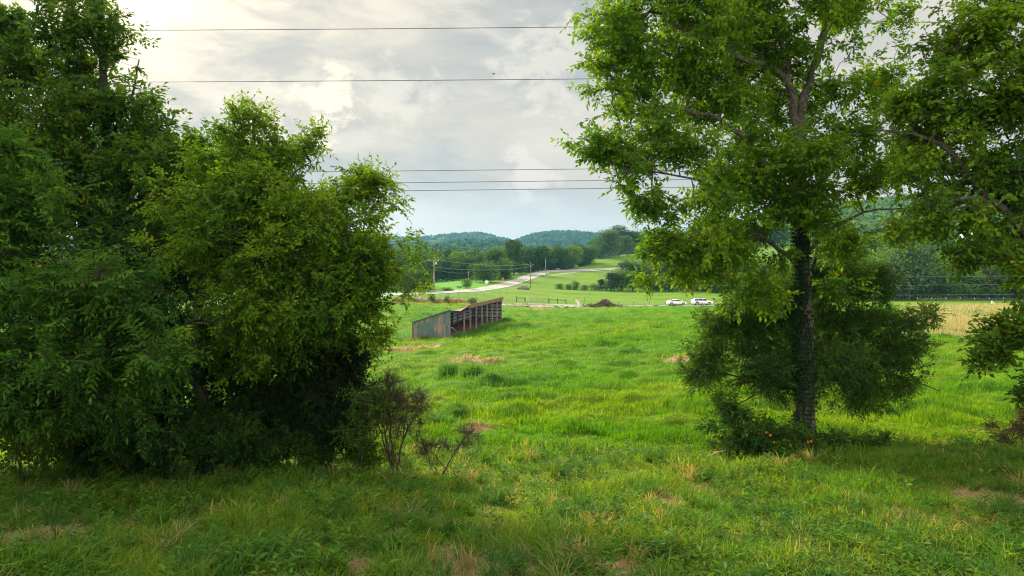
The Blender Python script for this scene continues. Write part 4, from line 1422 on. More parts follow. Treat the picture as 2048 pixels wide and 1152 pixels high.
T('green tree on the field side of the tallest pointed tree', 990, 300, 492, 48, 'tall')
G_C = 'trees of the roadside wood where the road climbs'
L_C = 'green tree in the roadside wood where the road climbs over the hill'
for (px, Y, top, w_, kd) in [(1012, 276, 530, 34, 'round'), (1040, 282, 522, 36, 'round'), (1050, 300, 495, 40, 'tall'), (1068, 305, 493, 42, 'dark'), (1084, 318, 490, 40, 'tall'), (1100, 330, 494, 42, 'light'), (1116, 345, 490, 40, 'dark'), (1056, 292, 525, 34, 'dark'), (1076, 305, 522, 32, 'round'),
                             (1132, 372, 492, 40, 'round'), (1148, 385, 488, 40, 'light'), (1164, 395, 490, 38, 'dark'), (1180, 402, 486, 40, 'round'), (980, 330, 500, 46, 'dark'), (1010, 340, 497, 46, 'round'), (1060, 350, 488, 44, 'dark'), (1110, 380, 486, 44, 'round'), (1155, 420, 484, 46, 'dark'), (1092, 322, 520, 30, 'dark'), (1108, 340, 518, 30, 'round'), (1126, 365, 515, 28, 'dark'), (1142, 380, 512, 26, 'dark'), (1158, 392, 512, 26, 'dark'), (1172, 400, 510, 24, 'dark')]:
    T(L_C, px, Y, top, w_, kd, G_C)
T('green tree on the hill crest beside the big tree with a pale trunk', 1200, 442, 472, 46, 'round')
T('big tree with a pale trunk standing on the mowed hill crest', 1219, 436, 458, 56, 'grey')
T('tallest round crown behind the mowed hill crest', 1238, 475, 447, 60, 'dark')
T('grey green round tree on the mowed hill crest', 1254, 438, 470, 38, 'grey')
G_D = 'trees behind the crest of the mowed hill'
L_D = 'dark tree behind the crest of the mowed hill'
for (px, Y, top, w_, kd) in [(1190, 465, 478, 44, 'dark'), (1262, 480, 458, 50, 'dark'), (1290, 478, 456, 52, 'round'), (1320, 476, 462, 50, 'dark'), (1350, 474, 458, 54, 'round'), (1385, 480, 450, 60, 'dark'), (1415, 520, 446, 60, 'dark'), (1450, 520, 448, 60, 'dark'), (1485, 520, 444, 60, 'round'), (1520, 520, 448, 60, 'dark'), (1555, 520, 450, 60, 'dark'), (1590, 525, 446, 60, 'round'), (1640, 540, 450, 60, 'dark'), (1680, 560, 456, 50, 'dark')]:
    T(L_D, px, Y, top, w_, kd, G_D)
for (px, Y, top, w_, lab) in [(1118, 252, 566, 22, 'first small dark bush at the end of the hedge row on the field edge'), (1136, 251, 567, 20, 'low bush second from the free end of the hedge row'), (1152, 250, 561, 22, 'slightly taller bush third from the free end of the hedge row'), (1170, 250, 569, 20, 'low bush fourth from the free end of the hedge row'), (1188, 250, 567, 22, 'bush of the hedge row just before it meets the dark cedar')]:
    place_tree('bush', lab, px, Y, top, w_, 'bush', 'bushes of the hedge row on the field edge', 'bush')
T('dark cedar at the corner of the thick hedge row wood', 1222, 249, 541, 46, 'cedar')
T('smaller dark cedar in front of the hedge row wood', 1203, 248, 556, 30, 'cedar')
G_E = 'trees of the hedge row wood behind the white cars'
L_E = 'leafy tree in the hedge row wood behind the white cars'
for i, px in enumerate(range(1246, 1500, 24)):
    T(L_E, px + rng.integers(-5, 5), 248 + rng.integers(0, 6), 545 + rng.integers(-10, 12), 48 + rng.integers(-4, 12), ['round', 'light', 'light', 'round'][i % 4], G_E)
for i, px in enumerate(range(1255, 1500, 27)):
    T(L_E, px, 268 + rng.integers(0, 8), 525 + rng.integers(-9, 8), 56, ['dark', 'round', 'light'][i % 3], G_E)
for i, px in enumerate(range(1300, 1500, 30)):
    T(L_E, px, 292 + rng.integers(0, 8), 514 + rng.integers(-4, 6), 56, ['light', 'dark', 'round'][i % 3], G_E)
G_F = 'trees of the wood edge along the far side of the dry meadow'
L_F = 'leafy tree of the wood edge along the far side of the dry meadow'
for i, px in enumerate(range(1500, 2180, 36)):
    T(L_F, px + rng.integers(-8, 8), 216 + rng.integers(0, 6), (528 if px < 1740 else 522) + rng.integers(-14, 14), 74 + rng.integers(-8, 16), ['round', 'light', 'light', 'round', 'dark'][i % 5], G_F)
for i, px in enumerate(range(1520, 2180, 42)):
    T(L_F, px + rng.integers(-8, 8), 234 + rng.integers(0, 8), (512 if px < 1740 else 492) + rng.integers(-12, 10), 86 + rng.integers(-8, 16), ['light', 'round', 'light', 'round'][i % 4], G_F)
for i, px in enumerate(range(1740, 2180, 46)):
    T(L_F, px + rng.integers(-8, 8), 262 + rng.integers(0, 10), 462 + rng.integers(-8, 14), 92, ['round', 'light', 'round', 'dark'][i % 4], G_F)
T('big grey green tree bulging from the wood edge over the dry meadow', 1818, 213, 482, 120, 'grey')
T('lone round bush tree on the field side of the road', 934, 226, 556, 26, 'light')
place_tree('bush', 'low bush at the roadside near the foot of the near utility pole', 893, 208, 574, 36, 'bush', None, 'bush')
place_tree('bush', 'round dark evergreen bush just behind the shed roof', 945, 141, 595, 24, 'bush', None, 'bush')
place_tree('bush', 'yellow green bush beside the stone wall at its thicket end', 823, 138, 586, 22, 'bush', None, 'bush')
place_tree('bush', 'dark bush on the stone wall below the near utility pole', 863, 140, 585, 18, 'bush', None, 'bush')
place_tree('bush', 'small dark bush on the middle of the stone wall', 893, 140, 590, 12, 'bush', None, 'bush')
place_tree('bush', 'small bush in the grass before the stone wall', 806, 120, 604, 16, 'bush', None, 'bush')
place_tree('bush', 'small dark bush standing in the dry tan meadow', 1958, 120, 618, 22, 'bush', None, 'bush')
place_tree('bush', 'tiny dark bush in the dry tan meadow beside the cedar bough', 1908, 105, 628, 12, 'bush', None, 'bush')
place_tree('bush', 'bush beside the foot of the pole on the climbing road', 1068, 236, 573, 12, 'bush', None, 'bush')


# ---------------------------------------------------------------- far hills and woods
def crowns(name, pts, r, col, col2, quads=22, size=0.6):
    g = rng
    n = len(pts)
    d = norm(g.normal(size=(n, quads, 3)) + np.array([0, 0, 0.5]))
    rr = r[:, None, None] * (0.7 + 0.35 * g.random((n, quads, 1)))
    P_ = (pts[:, None, :] + d * rr * np.array([1, 1, 0.85])).reshape(-1, 3)
    nn = norm(d.reshape(-1, 3) + g.normal(0, 0.45, (n * quads, 3)))
    dr = norm(np.cross(nn, g.normal(size=(n * quads, 3))))
    s = np.repeat(r, quads) * size * (0.7 + 0.6 * g.random(n * quads))
    V, Fc = leaf_quads(P_ - dr * (s / 2)[:, None], dr, nn, s, s * 0.9, 0.08)
    t_ = np.repeat(np.clip(g.random(n) * 0.8 + g.normal(0, 0.1, n), 0, 1), quads)[:, None]
    cc = np.array(col) * (1 - t_) + np.array(col2) * t_
    cc = cc * (0.8 + 0.4 * g.random((len(cc), 1)))
    o = mesh_np(name, V, Fc, M_FARLEAF, np.repeat(cc, 4, 0))
    return tag(o, kind='stuff')


M_HILL = mat_principled('hill', (0.03, 0.06, 0.02), 0.95, 0.05, noise=(0.02, (0.05, 0.085, 0.025), 0.4, 0.6))


def ridge(profile, Y, depth, ncrown, r, zoff=0.0):
    px = np.array([a for a, b in profile], float)
    zz = np.array([at(a, b, Y).z for a, b in profile])
    pg = np.linspace(px[0], px[-1], 240)
    zt = np.interp(pg, px, zz)
    for _ in range(3):
        zt[1:-1] = (zt[:-2] + zt[1:-1] * 2 + zt[2:]) / 4
    zt = zt - r * 1.0
    vv = np.linspace(-1, 1.0, 40)
    def zf(p_, v_):
        top = np.interp(p_, pg, zt)
        s = np.cos(np.clip(v_, -1, 1) * np.pi / 2) ** 1.1
        y = Y + v_ * depth
        x = (p_ - CX) / F * Y
        g0 = ZC - 20.0
        return x, y, g0 + (top - g0) * s + (fbm(x * 0.006 + Y, y * 0.01, 3) - 0.5) * 0.18 * np.abs(top - g0) * (s * (1 - s) * 4)
    Pg, Vg = np.meshgrid(pg, vv)
    x, y, z = zf(Pg.ravel(), Vg.ravel())
    k = np.arange(len(vv) * len(pg)).reshape(len(vv), len(pg))
    fc = np.stack([k[:-1, :-1], k[:-1, 1:], k[1:, 1:], k[1:, :-1]], -1).reshape(-1, 4)
    o = mesh_np('hill', np.stack([x, y, z], -1), fc, M_HILL, smooth=True)
    tag(o, kind='structure')
    p_ = px[0] + rng.random(ncrown) * (px[-1] - px[0])
    v_ = -1 + 1.15 * rng.random(ncrown)
    x, y, z = zf(p_, v_)
    rr = r * (0.6 + 0.7 * rng.random(ncrown))
    crowns('forest', np.stack([x, y, z + rr * 0.2], -1), rr, (0.020, 0.075, 0.034), (0.066, 0.148, 0.046))


ridge([(-500, 480), (200, 478), (600, 478), (780, 474), (830, 473.5), (870, 471.5), (915, 467), (955, 464.5), (985, 469), (1012, 478), (1060, 492), (1120, 505)], 2500, 700, 5200, 8.5)
ridge([(960, 505), (1010, 487), (1040, 477), (1062, 469), (1092, 463.5), (1130, 462), (1165, 464.5), (1200, 468.5), (1260, 465), (1330, 468), (1420, 470), (1500, 480)], 2150, 600, 3800, 8.0)
ridge([(500, 500), (700, 495), (790, 494), (850, 490), (890, 486), (910, 480), (985, 479), (1008, 487), (1030, 498), (1080, 510), (1200, 522)], 1250, 300, 2400, 7.5)
ridge([(-300, 520), (300, 512), (650, 508), (760, 505), (850, 499), (940, 497), (1020, 500), (1080, 504), (1150, 512), (1250, 520)], 640, 150, 1700, 6.5)


def right_hill_wood():
    n = 6500
    y = 590 + 560 * rng.random(n) ** 0.9
    px = 1385 + rng.random(n) * 900
    x = (px - CX) / F * y
    z = H(x, y)
    keep = (z > 26) & ~((y < 640) & (px < 1730) & (px > 1380))
    x, y, z = x[keep], y[keep], z[keep]
    r = 6.5 * (0.6 + 0.7 * rng.random(len(x)))
    crowns('forest', np.stack([x, y, z + r * 0.5], -1), r, (0.050, 0.125, 0.022), (0.13, 0.22, 0.024), 26)
right_hill_wood()
# ---------------------------------------------------------------- the open fronted shed
M_SHEDWALL = bpy.data.materials.new('shed_cladding')
M_SHEDWALL.use_nodes = True
q = NT(M_SHEDWALL.node_tree)
p = q.n('ShaderNodeBsdfPrincipled')
o_ = q.n('ShaderNodeOutputMaterial')
q.l(p.outputs[0], o_.inputs[0])
co = q.n('ShaderNodeTexCoord').outputs['Object']
mpw = q.n('ShaderNodeMapping')
mpw.inputs['Scale'].default_value = (1.0, 1.0, 0.55)
q.l(co, mpw.inputs[0])
rust = q.step(q.noise(mpw.outputs[0], 1.1, 5, 0.6, 0.6), 0.46, 0.64)
strk = q.n('ShaderNodeMapping')
strk.inputs['Scale'].default_value = (9, 9, 0.6)
q.l(co, strk.inputs[0])
st_ = q.step(q.noise(strk.outputs[0], 1.0, 3, 0.6), 0.40, 0.66)
g_ = q.mix(st_, (0.070, 0.115, 0.105, 1), (0.115, 0.160, 0.150, 1))
q.l(q.mix(q.math('MULTIPLY', rust, q.math('ADD', q.math('MULTIPLY', st_, 0.5), 0.45)), g_, (0.36, 0.20, 0.13, 1)), p.inputs['Base Color'])
p.inputs['Roughness'].default_value = 0.6
M_GREENTRIM = mat_principled('green_trim', (0.035, 0.085, 0.075), 0.5, 0.3)
M_PANEL = mat_principled('pale_panel', (0.42, 0.45, 0.50), 0.5, 0.4, noise=(1.2, (0.30, 0.31, 0.34), 0.42, 0.62))
M_GIRT = mat_principled('dark_girt', (0.05, 0.04, 0.035), 0.9, 0.1)
M_REDDIRT = mat_principled('red_dirt', (0.17, 0.085, 0.058), 0.95, 0.05, noise=(1.5, (0.11, 0.06, 0.042), 0.4, 0.62), bump=(4, 0.8))
M_POST = mat_principled('post_wood', (0.33, 0.29, 0.25), 0.85, 0.15, noise=(4, (0.20, 0.17, 0.14), 0.4, 0.6))

shed = thing('shed', 'long open fronted shed with green metal end wall and brown roof edge', 'shed', (SH0.x, SH0.y, gz(SH0.x, SH0.y)), math.atan2(SU[1], SU[0]))
# local axes: x along the open front away from us, y towards the low back
zl = lambda x, y: gz(SH0.x + SU[0] * x + SN[0] * y, SH0.y + SU[1] * x + SN[1] * y) - gz(SH0.x, SH0.y)
Z1 = zl(SLEN, 0)
fl_ = lambda x: Z1 * x / SLEN
HF, HB = 3.05, 1.62


def prism_poly(bm, pts, off):
    """extrude polygon pts (3d) by off"""
    a = [bm.verts.new(p_) for p_ in pts]
    b = [bm.verts.new(Vector(p_) + Vector(off)) for p_ in pts]
    bm.faces.new(a)
    bm.faces.new(b[::-1])
    n = len(pts)
    for i in range(n):
        bm.faces.new([a[i], a[(i + 1) % n], b[(i + 1) % n], b[i]])


def end_wall(x0, th, hf, hb):
    """corrugated: one narrow rib strip after another, each a little in or out"""
    bm = bmesh.new()
    n = 17
    for i in range(n):
        y0, y1 = SWID * i / n, SWID * (i + 1) / n
        for (ya, yb, out) in ((y0, y0 + (y1 - y0) * 0.78, 0.0), (y0 + (y1 - y0) * 0.78, y1, -0.035)):
            za, zb = hf + (hb - hf) * ya / SWID, hf + (hb - hf) * yb / SWID
            prism_poly(bm, [(x0 + out, ya, fl_(x0) - 0.25), (x0 + out, yb, fl_(x0) - 0.25), (x0 + out, yb, fl_(x0) + zb), (x0 + out, ya, fl_(x0) + za)], (th - out, 0, 0))
    return bm


bobj('end_wall', end_wall(0.0, 0.04, HF, HB), M_SHEDWALL, shed)
bm = bmesh.new()
bar(bm, (-0.05, -0.05, HF + 0.05), (-0.05, SWID + 0.08, HB + 0.05 - 0.02), 0.16, 0.10)
bobj('end_trim', bm, M_GREENTRIM, shed)
bm = bmesh.new()
bar(bm, (-0.02, SWID + 0.04, -0.2), (-0.02, SWID + 0.04, HB), 0.12)
bobj('corner_trim', bm, M_GREENTRIM, shed)
bm = bmesh.new()
prism_poly(bm, [(SLEN, 0.06, Z1 - 0.2), (SLEN, SWID, Z1 - 0.2), (SLEN, SWID, Z1 + HB), (SLEN, 0.06, Z1 + HF)], (0.05, 0, 0))
fw = bobj('far_end_wall', bm, M_PANEL, shed)
bm = bmesh.new()
for k in range(6):
    z = Z1 + 0.35 + 0.48 * k
    yend = min(SWID, SWID * (HF - (z - Z1) - 0.08) / (HF - HB))
    if yend > 0.4:
        bar(bm, (SLEN - 0.03, 0.1, z), (SLEN - 0.03, yend, z), 0.10, 0.14)
bobj('girt', bm, M_GIRT, shed)
bm = bmesh.new()
for (xa, xb) in ((0.06, 2.9), (5.6, SLEN)):
    prism_poly(bm, [(xa, SWID, fl_(xa) - 0.2), (xb, SWID, fl_(xb) - 0.2), (xb, SWID, fl_(xb) + HB - 0.05), (xa, SWID, fl_(xa) + HB - 0.05)], (0, 0.05, 0))
bobj('back_wall', bm, M_PANEL, shed)
bm = bmesh.new()
for k in range(4):
    z = 0.30 + 0.42 * k
    bar(bm, (0.06, SWID - 0.04, fl_(0) + z), (SLEN, SWID - 0.04, fl_(SLEN) + z), 0.12, 0.09)
bobj('girt', bm, M_GIRT, shed)
NPOST = 9
bays = [SLEN * k / NPOST for k in range(1, NPOST)] + [SLEN - 0.1]
for i, x in enumerate(bays):
    sag = 0.35 if i < 1 else 0.0
    bm = bmesh.new()
    bar(bm, (x, 0.0, fl_(x) - 0.3), (x + (0.08 if i == 0 else 0), 0.0, fl_(x) + HF - 0.16 - sag), 0.15)
    bobj('post', bm, M_DARKBARK if i == 0 else M_POST, shed)
for x in (3.6, 8.2, 12.8, 17.6):
    bm = bmesh.new()
    bar(bm, (x, SWID - 0.12, fl_(x) - 0.2), (x, SWID - 0.12, fl_(x) + HB - 0.1), 0.14)
    bobj('back_post', bm, M_GIRT, shed)
# roof: a sound far section and a sagging near bay
def roof_strip(x0, x1, dz0, dz1, th=0.05):
    bm = bmesh.new()
    n = int((x1 - x0) / 0.35)
    for i in range(n):
        xa, xb = x0 + (x1 - x0) * i / n, x0 + (x1 - x0) * (i + 1) / n
        da, db = dz0 + (dz1 - dz0) * i / n, dz0 + (dz1 - dz0) * (i + 1) / n
        up_ = 0.012 * (i % 2)
        prism_poly(bm, [(xa, -0.18, fl_(xa) + HF + 0.06 + da + up_), (xb, -0.18, fl_(xb) + HF + 0.06 + db + up_), (xb, SWID + 0.15, fl_(xb) + HB + db * 0.3 + up_), (xa, SWID + 0.15, fl_(xa) + HB + da * 0.3 + up_)], (0, 0, th))
    return bm
X1 = 5.9
bobj('roof', roof_strip(X1, SLEN + 0.15, 0.0, 0.0), M_BROWNWOOD, shed)
bobj('sagging_roof', roof_strip(0.12, 3.0, -0.12, -0.42), M_BROWNWOOD, shed)
bobj('sagging_roof', roof_strip(3.0, X1, -0.42, -0.02), M_BROWNWOOD, shed)
bm = bmesh.new()
prism_poly(bm, [(X1, -0.22, fl_(X1) + HF - 0.28), (SLEN + 0.2, -0.22, fl_(SLEN) + HF - 0.28), (SLEN + 0.2, -0.22, fl_(SLEN) + HF + 0.18), (X1, -0.22, fl_(X1) + HF + 0.18)], (0, 0.04, 0))
bobj('fascia', bm, M_BROWNWOOD, shed)
bm = bmesh.new()
bar(bm, (0.1, -0.12, HF - 0.2), (2.9, -0.12, fl_(3) + HF - 0.52), 0.06, 0.22)
bar(bm, (3.0, -0.12, fl_(3) + HF - 0.50), (X1, -0.12, fl_(X1) + HF - 0.12), 0.06, 0.22)
bobj('sagging_beam', bm, M_GIRT, shed)
for k in range(1, 12):
    x = SLEN * k / 12
    if 0.5 < x < SLEN - 0.5:
        bm = bmesh.new()
        d = -0.3 if x < 4.5 else 0
        bar(bm, (x, 0.05, fl_(x) + HF - 0.04 + d), (x, SWID - 0.05, fl_(x) + HB - 0.10 + d * 0.3), 0.06, 0.14)
        bobj('rafter', bm, M_GIRT, shed)
fx = np.linspace(0.1, SLEN - 0.05, 60)
fy = np.linspace(-0.25, SWID - 0.1, 16)
FX, FY = np.meshgrid(fx, fy)
wx = SH0.x + SU[0] * FX + SN[0] * FY
wy = SH0.y + SU[1] * FX + SN[1] * FY
fz = np.maximum(H(wx, wy), gz(SH0.x, SH0.y) + fl_(FX)) + 0.06 + 0.25 * fbm(FX * 0.8, FY * 0.8 + 9, 3) * smoothstep(0.1, 2.0, FY)
kk = np.arange(fx.size * fy.size).reshape(fy.size, fx.size)
dirt = mesh_np('dirt_floor', np.stack([wx.ravel(), wy.ravel(), fz.ravel()], -1), np.stack([kk[:-1, :-1], kk[:-1, 1:], kk[1:, 1:], kk[1:, :-1]], -1).reshape(-1, 4), M_REDDIRT, smooth=True)
tag(dirt, kind='structure')
bm = bmesh.new()
z0 = gz(SH0.x, SH0.y)
pA = Vector((SH0.x + SU[0] * 0.1 - SN[0] * 0.12, SH0.y + SU[1] * 0.1 - SN[1] * 0.12, z0 + 1.15))
pB = Vector((SH0.x + SU[0] * 2.1 - SN[0] * 0.45, SH0.y + SU[1] * 2.1 - SN[1] * 0.45, z0 + 0.1))
bar(bm, pA, pB, 0.20, 0.06)
tag(bobj('plank', bm, M_GREYWOOD), 'loose grey plank leaning on the open corner of the shed', 'plank')


# ---------------------------------------------------------------- utility poles and wires
M_POLE = mat_principled('pole_wood', (0.40, 0.34, 0.28), 0.9, 0.1, noise=(3, (0.30, 0.25, 0.20), 0.4, 0.6))
M_DARKPOLE = mat_principled('dark_pole_wood', (0.16, 0.12, 0.09), 0.9, 0.1, noise=(3, (0.22, 0.17, 0.13), 0.4, 0.6))
M_CERAMIC = mat_principled('insulator', (0.62, 0.60, 0.58), 0.3, 0.5)
M_STEEL = mat_principled('steel', (0.35, 0.36, 0.37), 0.5, 0.4, 0.6)
M_WIRE = mat_principled('wire', (0.05, 0.05, 0.055), 0.6, 0.3)
M_PALEWIRE = mat_principled('pale_wire', (0.42, 0.42, 0.42), 0.4, 0.5, 0.3)


def utility_pole(label, px, py, top_py, mat, arm=2.4, r=0.15, transformer=False, rz=0.0, Y=None):
    b = hit(px, py) if Y is None else Vector(ground_at(px, Y))
    h = at(px, top_py, b.y).z - b.z
    t_ = thing('utility_pole', label, 'utility pole', b, rz)
    bm = bmesh.new()
    rod(bm, (0, 0, -0.5), (0, 0, h), r, r * 0.72, 12)
    bobj('pole', bm, mat, t_, True)
    if arm:
        bm = bmesh.new()
        box(bm, (0, -r - 0.04, h - 0.75), (arm, 0.12, 0.16), bevel=0.01)
        bobj('crossarm', bm, mat, t_)
        for s in (-0.46, 0.46):
            bm = bmesh.new()
            rod(bm, (s * arm, -r - 0.04, h - 0.68), (s * arm, -r - 0.04, h - 0.40), 0.07, 0.05)
            bmesh.ops.create_uvsphere(bm, u_segments=8, v_segments=6, radius=0.09, matrix=Matrix.Translation((s * arm, -r - 0.04, h - 0.42)))
            bobj('insulator', bm, M_CERAMIC, t_, True)
        for s in (-1, 1):
            bm = bmesh.new()
            bar(bm, (s * arm * 0.3, -r - 0.04, h - 0.83), (s * 0.03, -r - 0.02, h - 1.45), 0.04)
            bobj('brace', bm, M_STEEL, t_)
    bm = bmesh.new()
    rod(bm, (0, 0, h), (0, 0, h + 0.25), 0.06, 0.05)
    bobj('insulator', bm, M_CERAMIC, t_, True)
    if transformer:
        bm = bmesh.new()
        rod(bm, (0.62, -0.1, h - 1.9), (0.62, -0.1, h - 1.2), 0.22, 0.22, 12)
        rod(bm, (0.1, -0.1, h - 1.55), (0.45, -0.1, h - 1.55), 0.05)
        bobj('transformer', bm, M_CERAMIC, t_, True)
    return t_, b, h


p1, b1_, h1_ = utility_pole('tall pale utility pole with crossarm beside the road near the shed', 868, 584.5, 516, M_POLE, 2.9, 0.19, True, 0.05)
p2, b2_, h2_ = utility_pole('dark utility pole with crossarm on the grass below the climbing road', 1061, 576, 526, M_DARKPOLE, 2.0, 0.13, False, 0.2)
p3, b3_, h3_ = utility_pole('grey utility pole standing by the pale boulders on the hill', 1149, 522, 495, M_POLE, 1.5, 0.14, False, 0.3, Y=428)
p4, b4_, h4_ = utility_pole('short pale utility pole in the bright field behind the lone bush tree', 937, 562, 544, M_POLE, 0, 0.14, False, 0, Y=300)
p5, b5_, h5_ = utility_pole('thin pole in front of the roadside wood where the road turns', 1091, 537, 518, M_POLE, 0, 0.12, False, 0, Y=322)
p6, b6_, h6_ = utility_pole('thin utility pole half hidden by the thicket leaves', 720, 586, 540, M_POLE, 0, 0.12, False, 0, Y=200)


def wire(label, a, b, sag, r, mat, group):
    a, b = Vector(a), Vector(b)
    n = 60
    f = np.linspace(0, 1, n)
    P_ = np.array(a)[None] * (1 - f)[:, None] + np.array(b)[None] * f[:, None]
    P_[:, 2] -= sag * 4 * f * (1 - f)
    o = mesh_np('power_line', *tube(P_ - P_[0], np.full(n, r), 6), mat, smooth=True)
    o.location = P_[0]
    tag(o, label, 'power line', group)


GW = 'power lines crossing the sky between the thicket and the tall tree'
for (lab, ya, yb, Y, r) in [('topmost power line across the sky', 62, 38, 40, 0.0185), ('second power line from the top, through the bright cloud', 165, 143, 40, 0.0185), ('third power line, the upper of the low three', 348, 322, 46, 0.017),
                            ('middle one of the three low power lines', 372, 345, 46, 0.017), ('lowest power line across the sky', 389, 360, 46, 0.017)]:
    wire(lab, at(-150, ya, Y), at(2250, yb, Y), 0.14, r, M_WIRE, GW)
GW2 = 'thin wires strung along the roadside'
for (lab, A, B, s) in [('thin pale wire from the tall pale pole to the dark pole, upper', (b1_ + Vector((1.3, 0, h1_ - 0.5))), (b2_ + Vector((-0.9, 0, h2_ - 0.5))), 0.9), ('thin pale wire from the tall pale pole to the dark pole, lower', (b1_ + Vector((0, 0, h1_ - 2.6))), (b2_ + Vector((0, 0, h2_ - 1.4))), 1.0),
                       ('thin pale wire from the tall pale pole to the short field pole', (b1_ + Vector((0, 0, h1_ - 3.2))), (b4_ + Vector((0, 0, h4_ - 0.3))), 0.6), ('thin pale wire from the tall pale pole into the thicket', (b1_ + Vector((-1.3, 0, h1_ - 0.5))), (b6_ + Vector((0, 0, h6_))), 0.7)]:
    wire(lab, A, B, s, 0.028, M_PALEWIRE, GW2)
GW3 = 'pale wires in front of the wood edge behind the dry meadow'
for (lab, ya, yb) in [('upper pale wire before the wood edge', 553, 549), ('middle pale wire before the wood edge', 571, 565), ('lower pale wire before the wood edge', 589, 586)]:
    wire(lab, at(1440, ya, 188), at(2200, yb, 188), 0.35, 0.013, M_PALEWIRE, GW3)

# ---------------------------------------------------------------- fences
M_FENCEDARK = mat_principled('dark_fence', (0.045, 0.06, 0.06), 0.7, 0.2)
M_GATE = mat_principled('gate_pipe', (0.22, 0.26, 0.24), 0.5, 0.4, 0.3)
M_TPOST = mat_principled('fence_post', (0.10, 0.10, 0.085), 0.7, 0.2)
M_WHITECAP = mat_principled('white_cap', (0.75, 0.75, 0.72), 0.5, 0.3)
YF = 176.0


def fpt(px, py=None):
    return Vector(ground_at(px, YF))


def board_fence(label, pxs, rails, posts_h):
    pts = [fpt(p_) for p_ in pxs]
    o = pts[0]
    t_ = thing('board_fence', label, 'fence', o)
    for p_, h in zip(pts, posts_h):
        bm = bmesh.new()
        rod(bm, p_ - o + Vector((0, 0, -0.3)), p_ - o + Vector((0, 0, h)), 0.11, 0.10, 8)
        bobj('post', bm, M_FENCEDARK, t_, True)
    for z in rails:
        bm = bmesh.new()
        bar(bm, pts[0] - o + Vector((0, -0.13, z)), pts[-1] - o + Vector((0, -0.13, z)), 0.06, 0.17)
        bobj('rail', bm, M_FENCEDARK, t_)


board_fence('short dark one bay fence between the shed and the gate', [1033, 1050], [1.0], [1.45, 1.3])
board_fence('dark two bay fence at the far end of the gate', [1098, 1115, 1132], [0.85], [1.3, 1.3, 1.2])
ga, gb = fpt(1051.5), fpt(1097)
gt = thing('gate', 'long grey pipe gate beside the gravel drive', 'gate', ga)
dv = gb - ga
bm = bmesh.new()
for z in (0.25, 1.25):
    rod(bm, (0, 0, z), dv + Vector((0, 0, z)), 0.045)
for f in (0, 1):
    rod(bm, dv * f + Vector((0, 0, 0.25)), dv * f + Vector((0, 0, 1.25)), 0.045)
bobj('frame', bm, M_GATE, gt, True)
for z in (0.45, 0.65, 0.85, 1.05):
    bm = bmesh.new()
    rod(bm, Vector((0, 0, z)), dv + Vector((0, 0, z)), 0.022)
    bobj('bar', bm, M_GATE, gt, True)
for f in (0.25, 0.5, 0.75):
    bm = bmesh.new()
    rod(bm, dv * f + Vector((0, -0.04, 0.25)), dv * f + Vector((0, -0.04, 1.25)), 0.035)
    bobj('brace', bm, M_GATE, gt, True)


def wire_fence(label, pxs, Y, h, wires, rp_=0.05, cap=True, group=None):
    pts = [Vector(ground_at(p_, Y if np.isscalar(Y) else Y[i])) for i, p_ in enumerate(pxs)]
    o = pts[0]
    t_ = thing('wire_fence', label, 'fence', o, 0, group)
    for p_ in pts:
        bm = bmesh.new()
        rod(bm, p_ - o + Vector((0, 0, -0.3)), p_ - o + Vector((0, 0, h)), rp_, rp_, 6)
        po = bobj('post', bm, M_TPOST, t_)
        if cap:
            bm = bmesh.new()
            rod(bm, p_ - o + Vector((0, 0, h + 0.002)), p_ - o + Vector((0, 0, h + 0.22)), rp_ * 1.3, rp_ * 1.3, 6)
            bobj('cap', bm, M_WHITECAP, po)
    for z in wires:
        bm = bmesh.new()
        for a, b in zip(pts[:-1], pts[1:]):
            rod(bm, a - o + Vector((0, 0, z)), b - o + Vector((0, 0, z)), 0.012, None, 4)
        bobj('wire', bm, M_PALEWIRE, t_)


wire_fence('wire fence on white capped posts behind the drive and the white cars', [1203, 1237, 1267, 1299, 1331, 1364, 1397, 1430, 1463], 171, 1.0, (0.35, 0.7, 0.95))
wire_fence('wire fence on white capped posts along the wood edge', [1835, 1864, 1893, 1921, 1950, 1979, 2008, 2037, 2066, 2095], 186, 1.15, (0.4, 0.8, 1.1))
wire_fence('thin wire fence running along the grass below the road', [845, 862, 880, 898, 917, 936, 952, 968, 984, 1000, 1014], [146, 150, 154, 158, 163, 168, 175, 184, 194, 204, 214], 1.25, (0.4, 0.8, 1.15), 0.045, False)

# ---------------------------------------------------------------- signs and small roadside things
M_ALU = mat_principled('sign_back', (0.72, 0.72, 0.71), 0.4, 0.4)
M_REDORANGE = mat_principled('red_sign', (0.62, 0.09, 0.03), 0.5, 0.3)
M_ORANGE = mat_principled('orange_plastic', (0.75, 0.24, 0.04), 0.5, 0.3)
M_STREETGREEN = mat_principled('street_sign', (0.03, 0.22, 0.14), 0.5, 0.3)
M_WHITE = mat_principled('white_panel', (0.80, 0.80, 0.78), 0.5, 0.3)


def sign(label, px, py, kind, w_, h_, zc, mat, Y=None):
    b = hit(px, py) if Y is None else Vector(ground_at(px, Y))
    t_ = thing('road_sign', label, 'sign', b)
    bm = bmesh.new()
    rod(bm, (0, 0.04, -0.4), (0, 0.04, zc + h_ * 0.45), 0.045, None, 6)
    bobj('post', bm, M_STEEL, t_)
    bm = bmesh.new()
    if kind == 'diamond':
        box(bm, (0, 0, zc), (w_, 0.02, w_), Matrix.Rotation(R(45), 3, 'Y'), 0.004)
    else:
        box(bm, (0, 0, zc), (w_, 0.02, h_), bevel=0.004)
    bobj('panel', bm, mat, t_)
    return t_


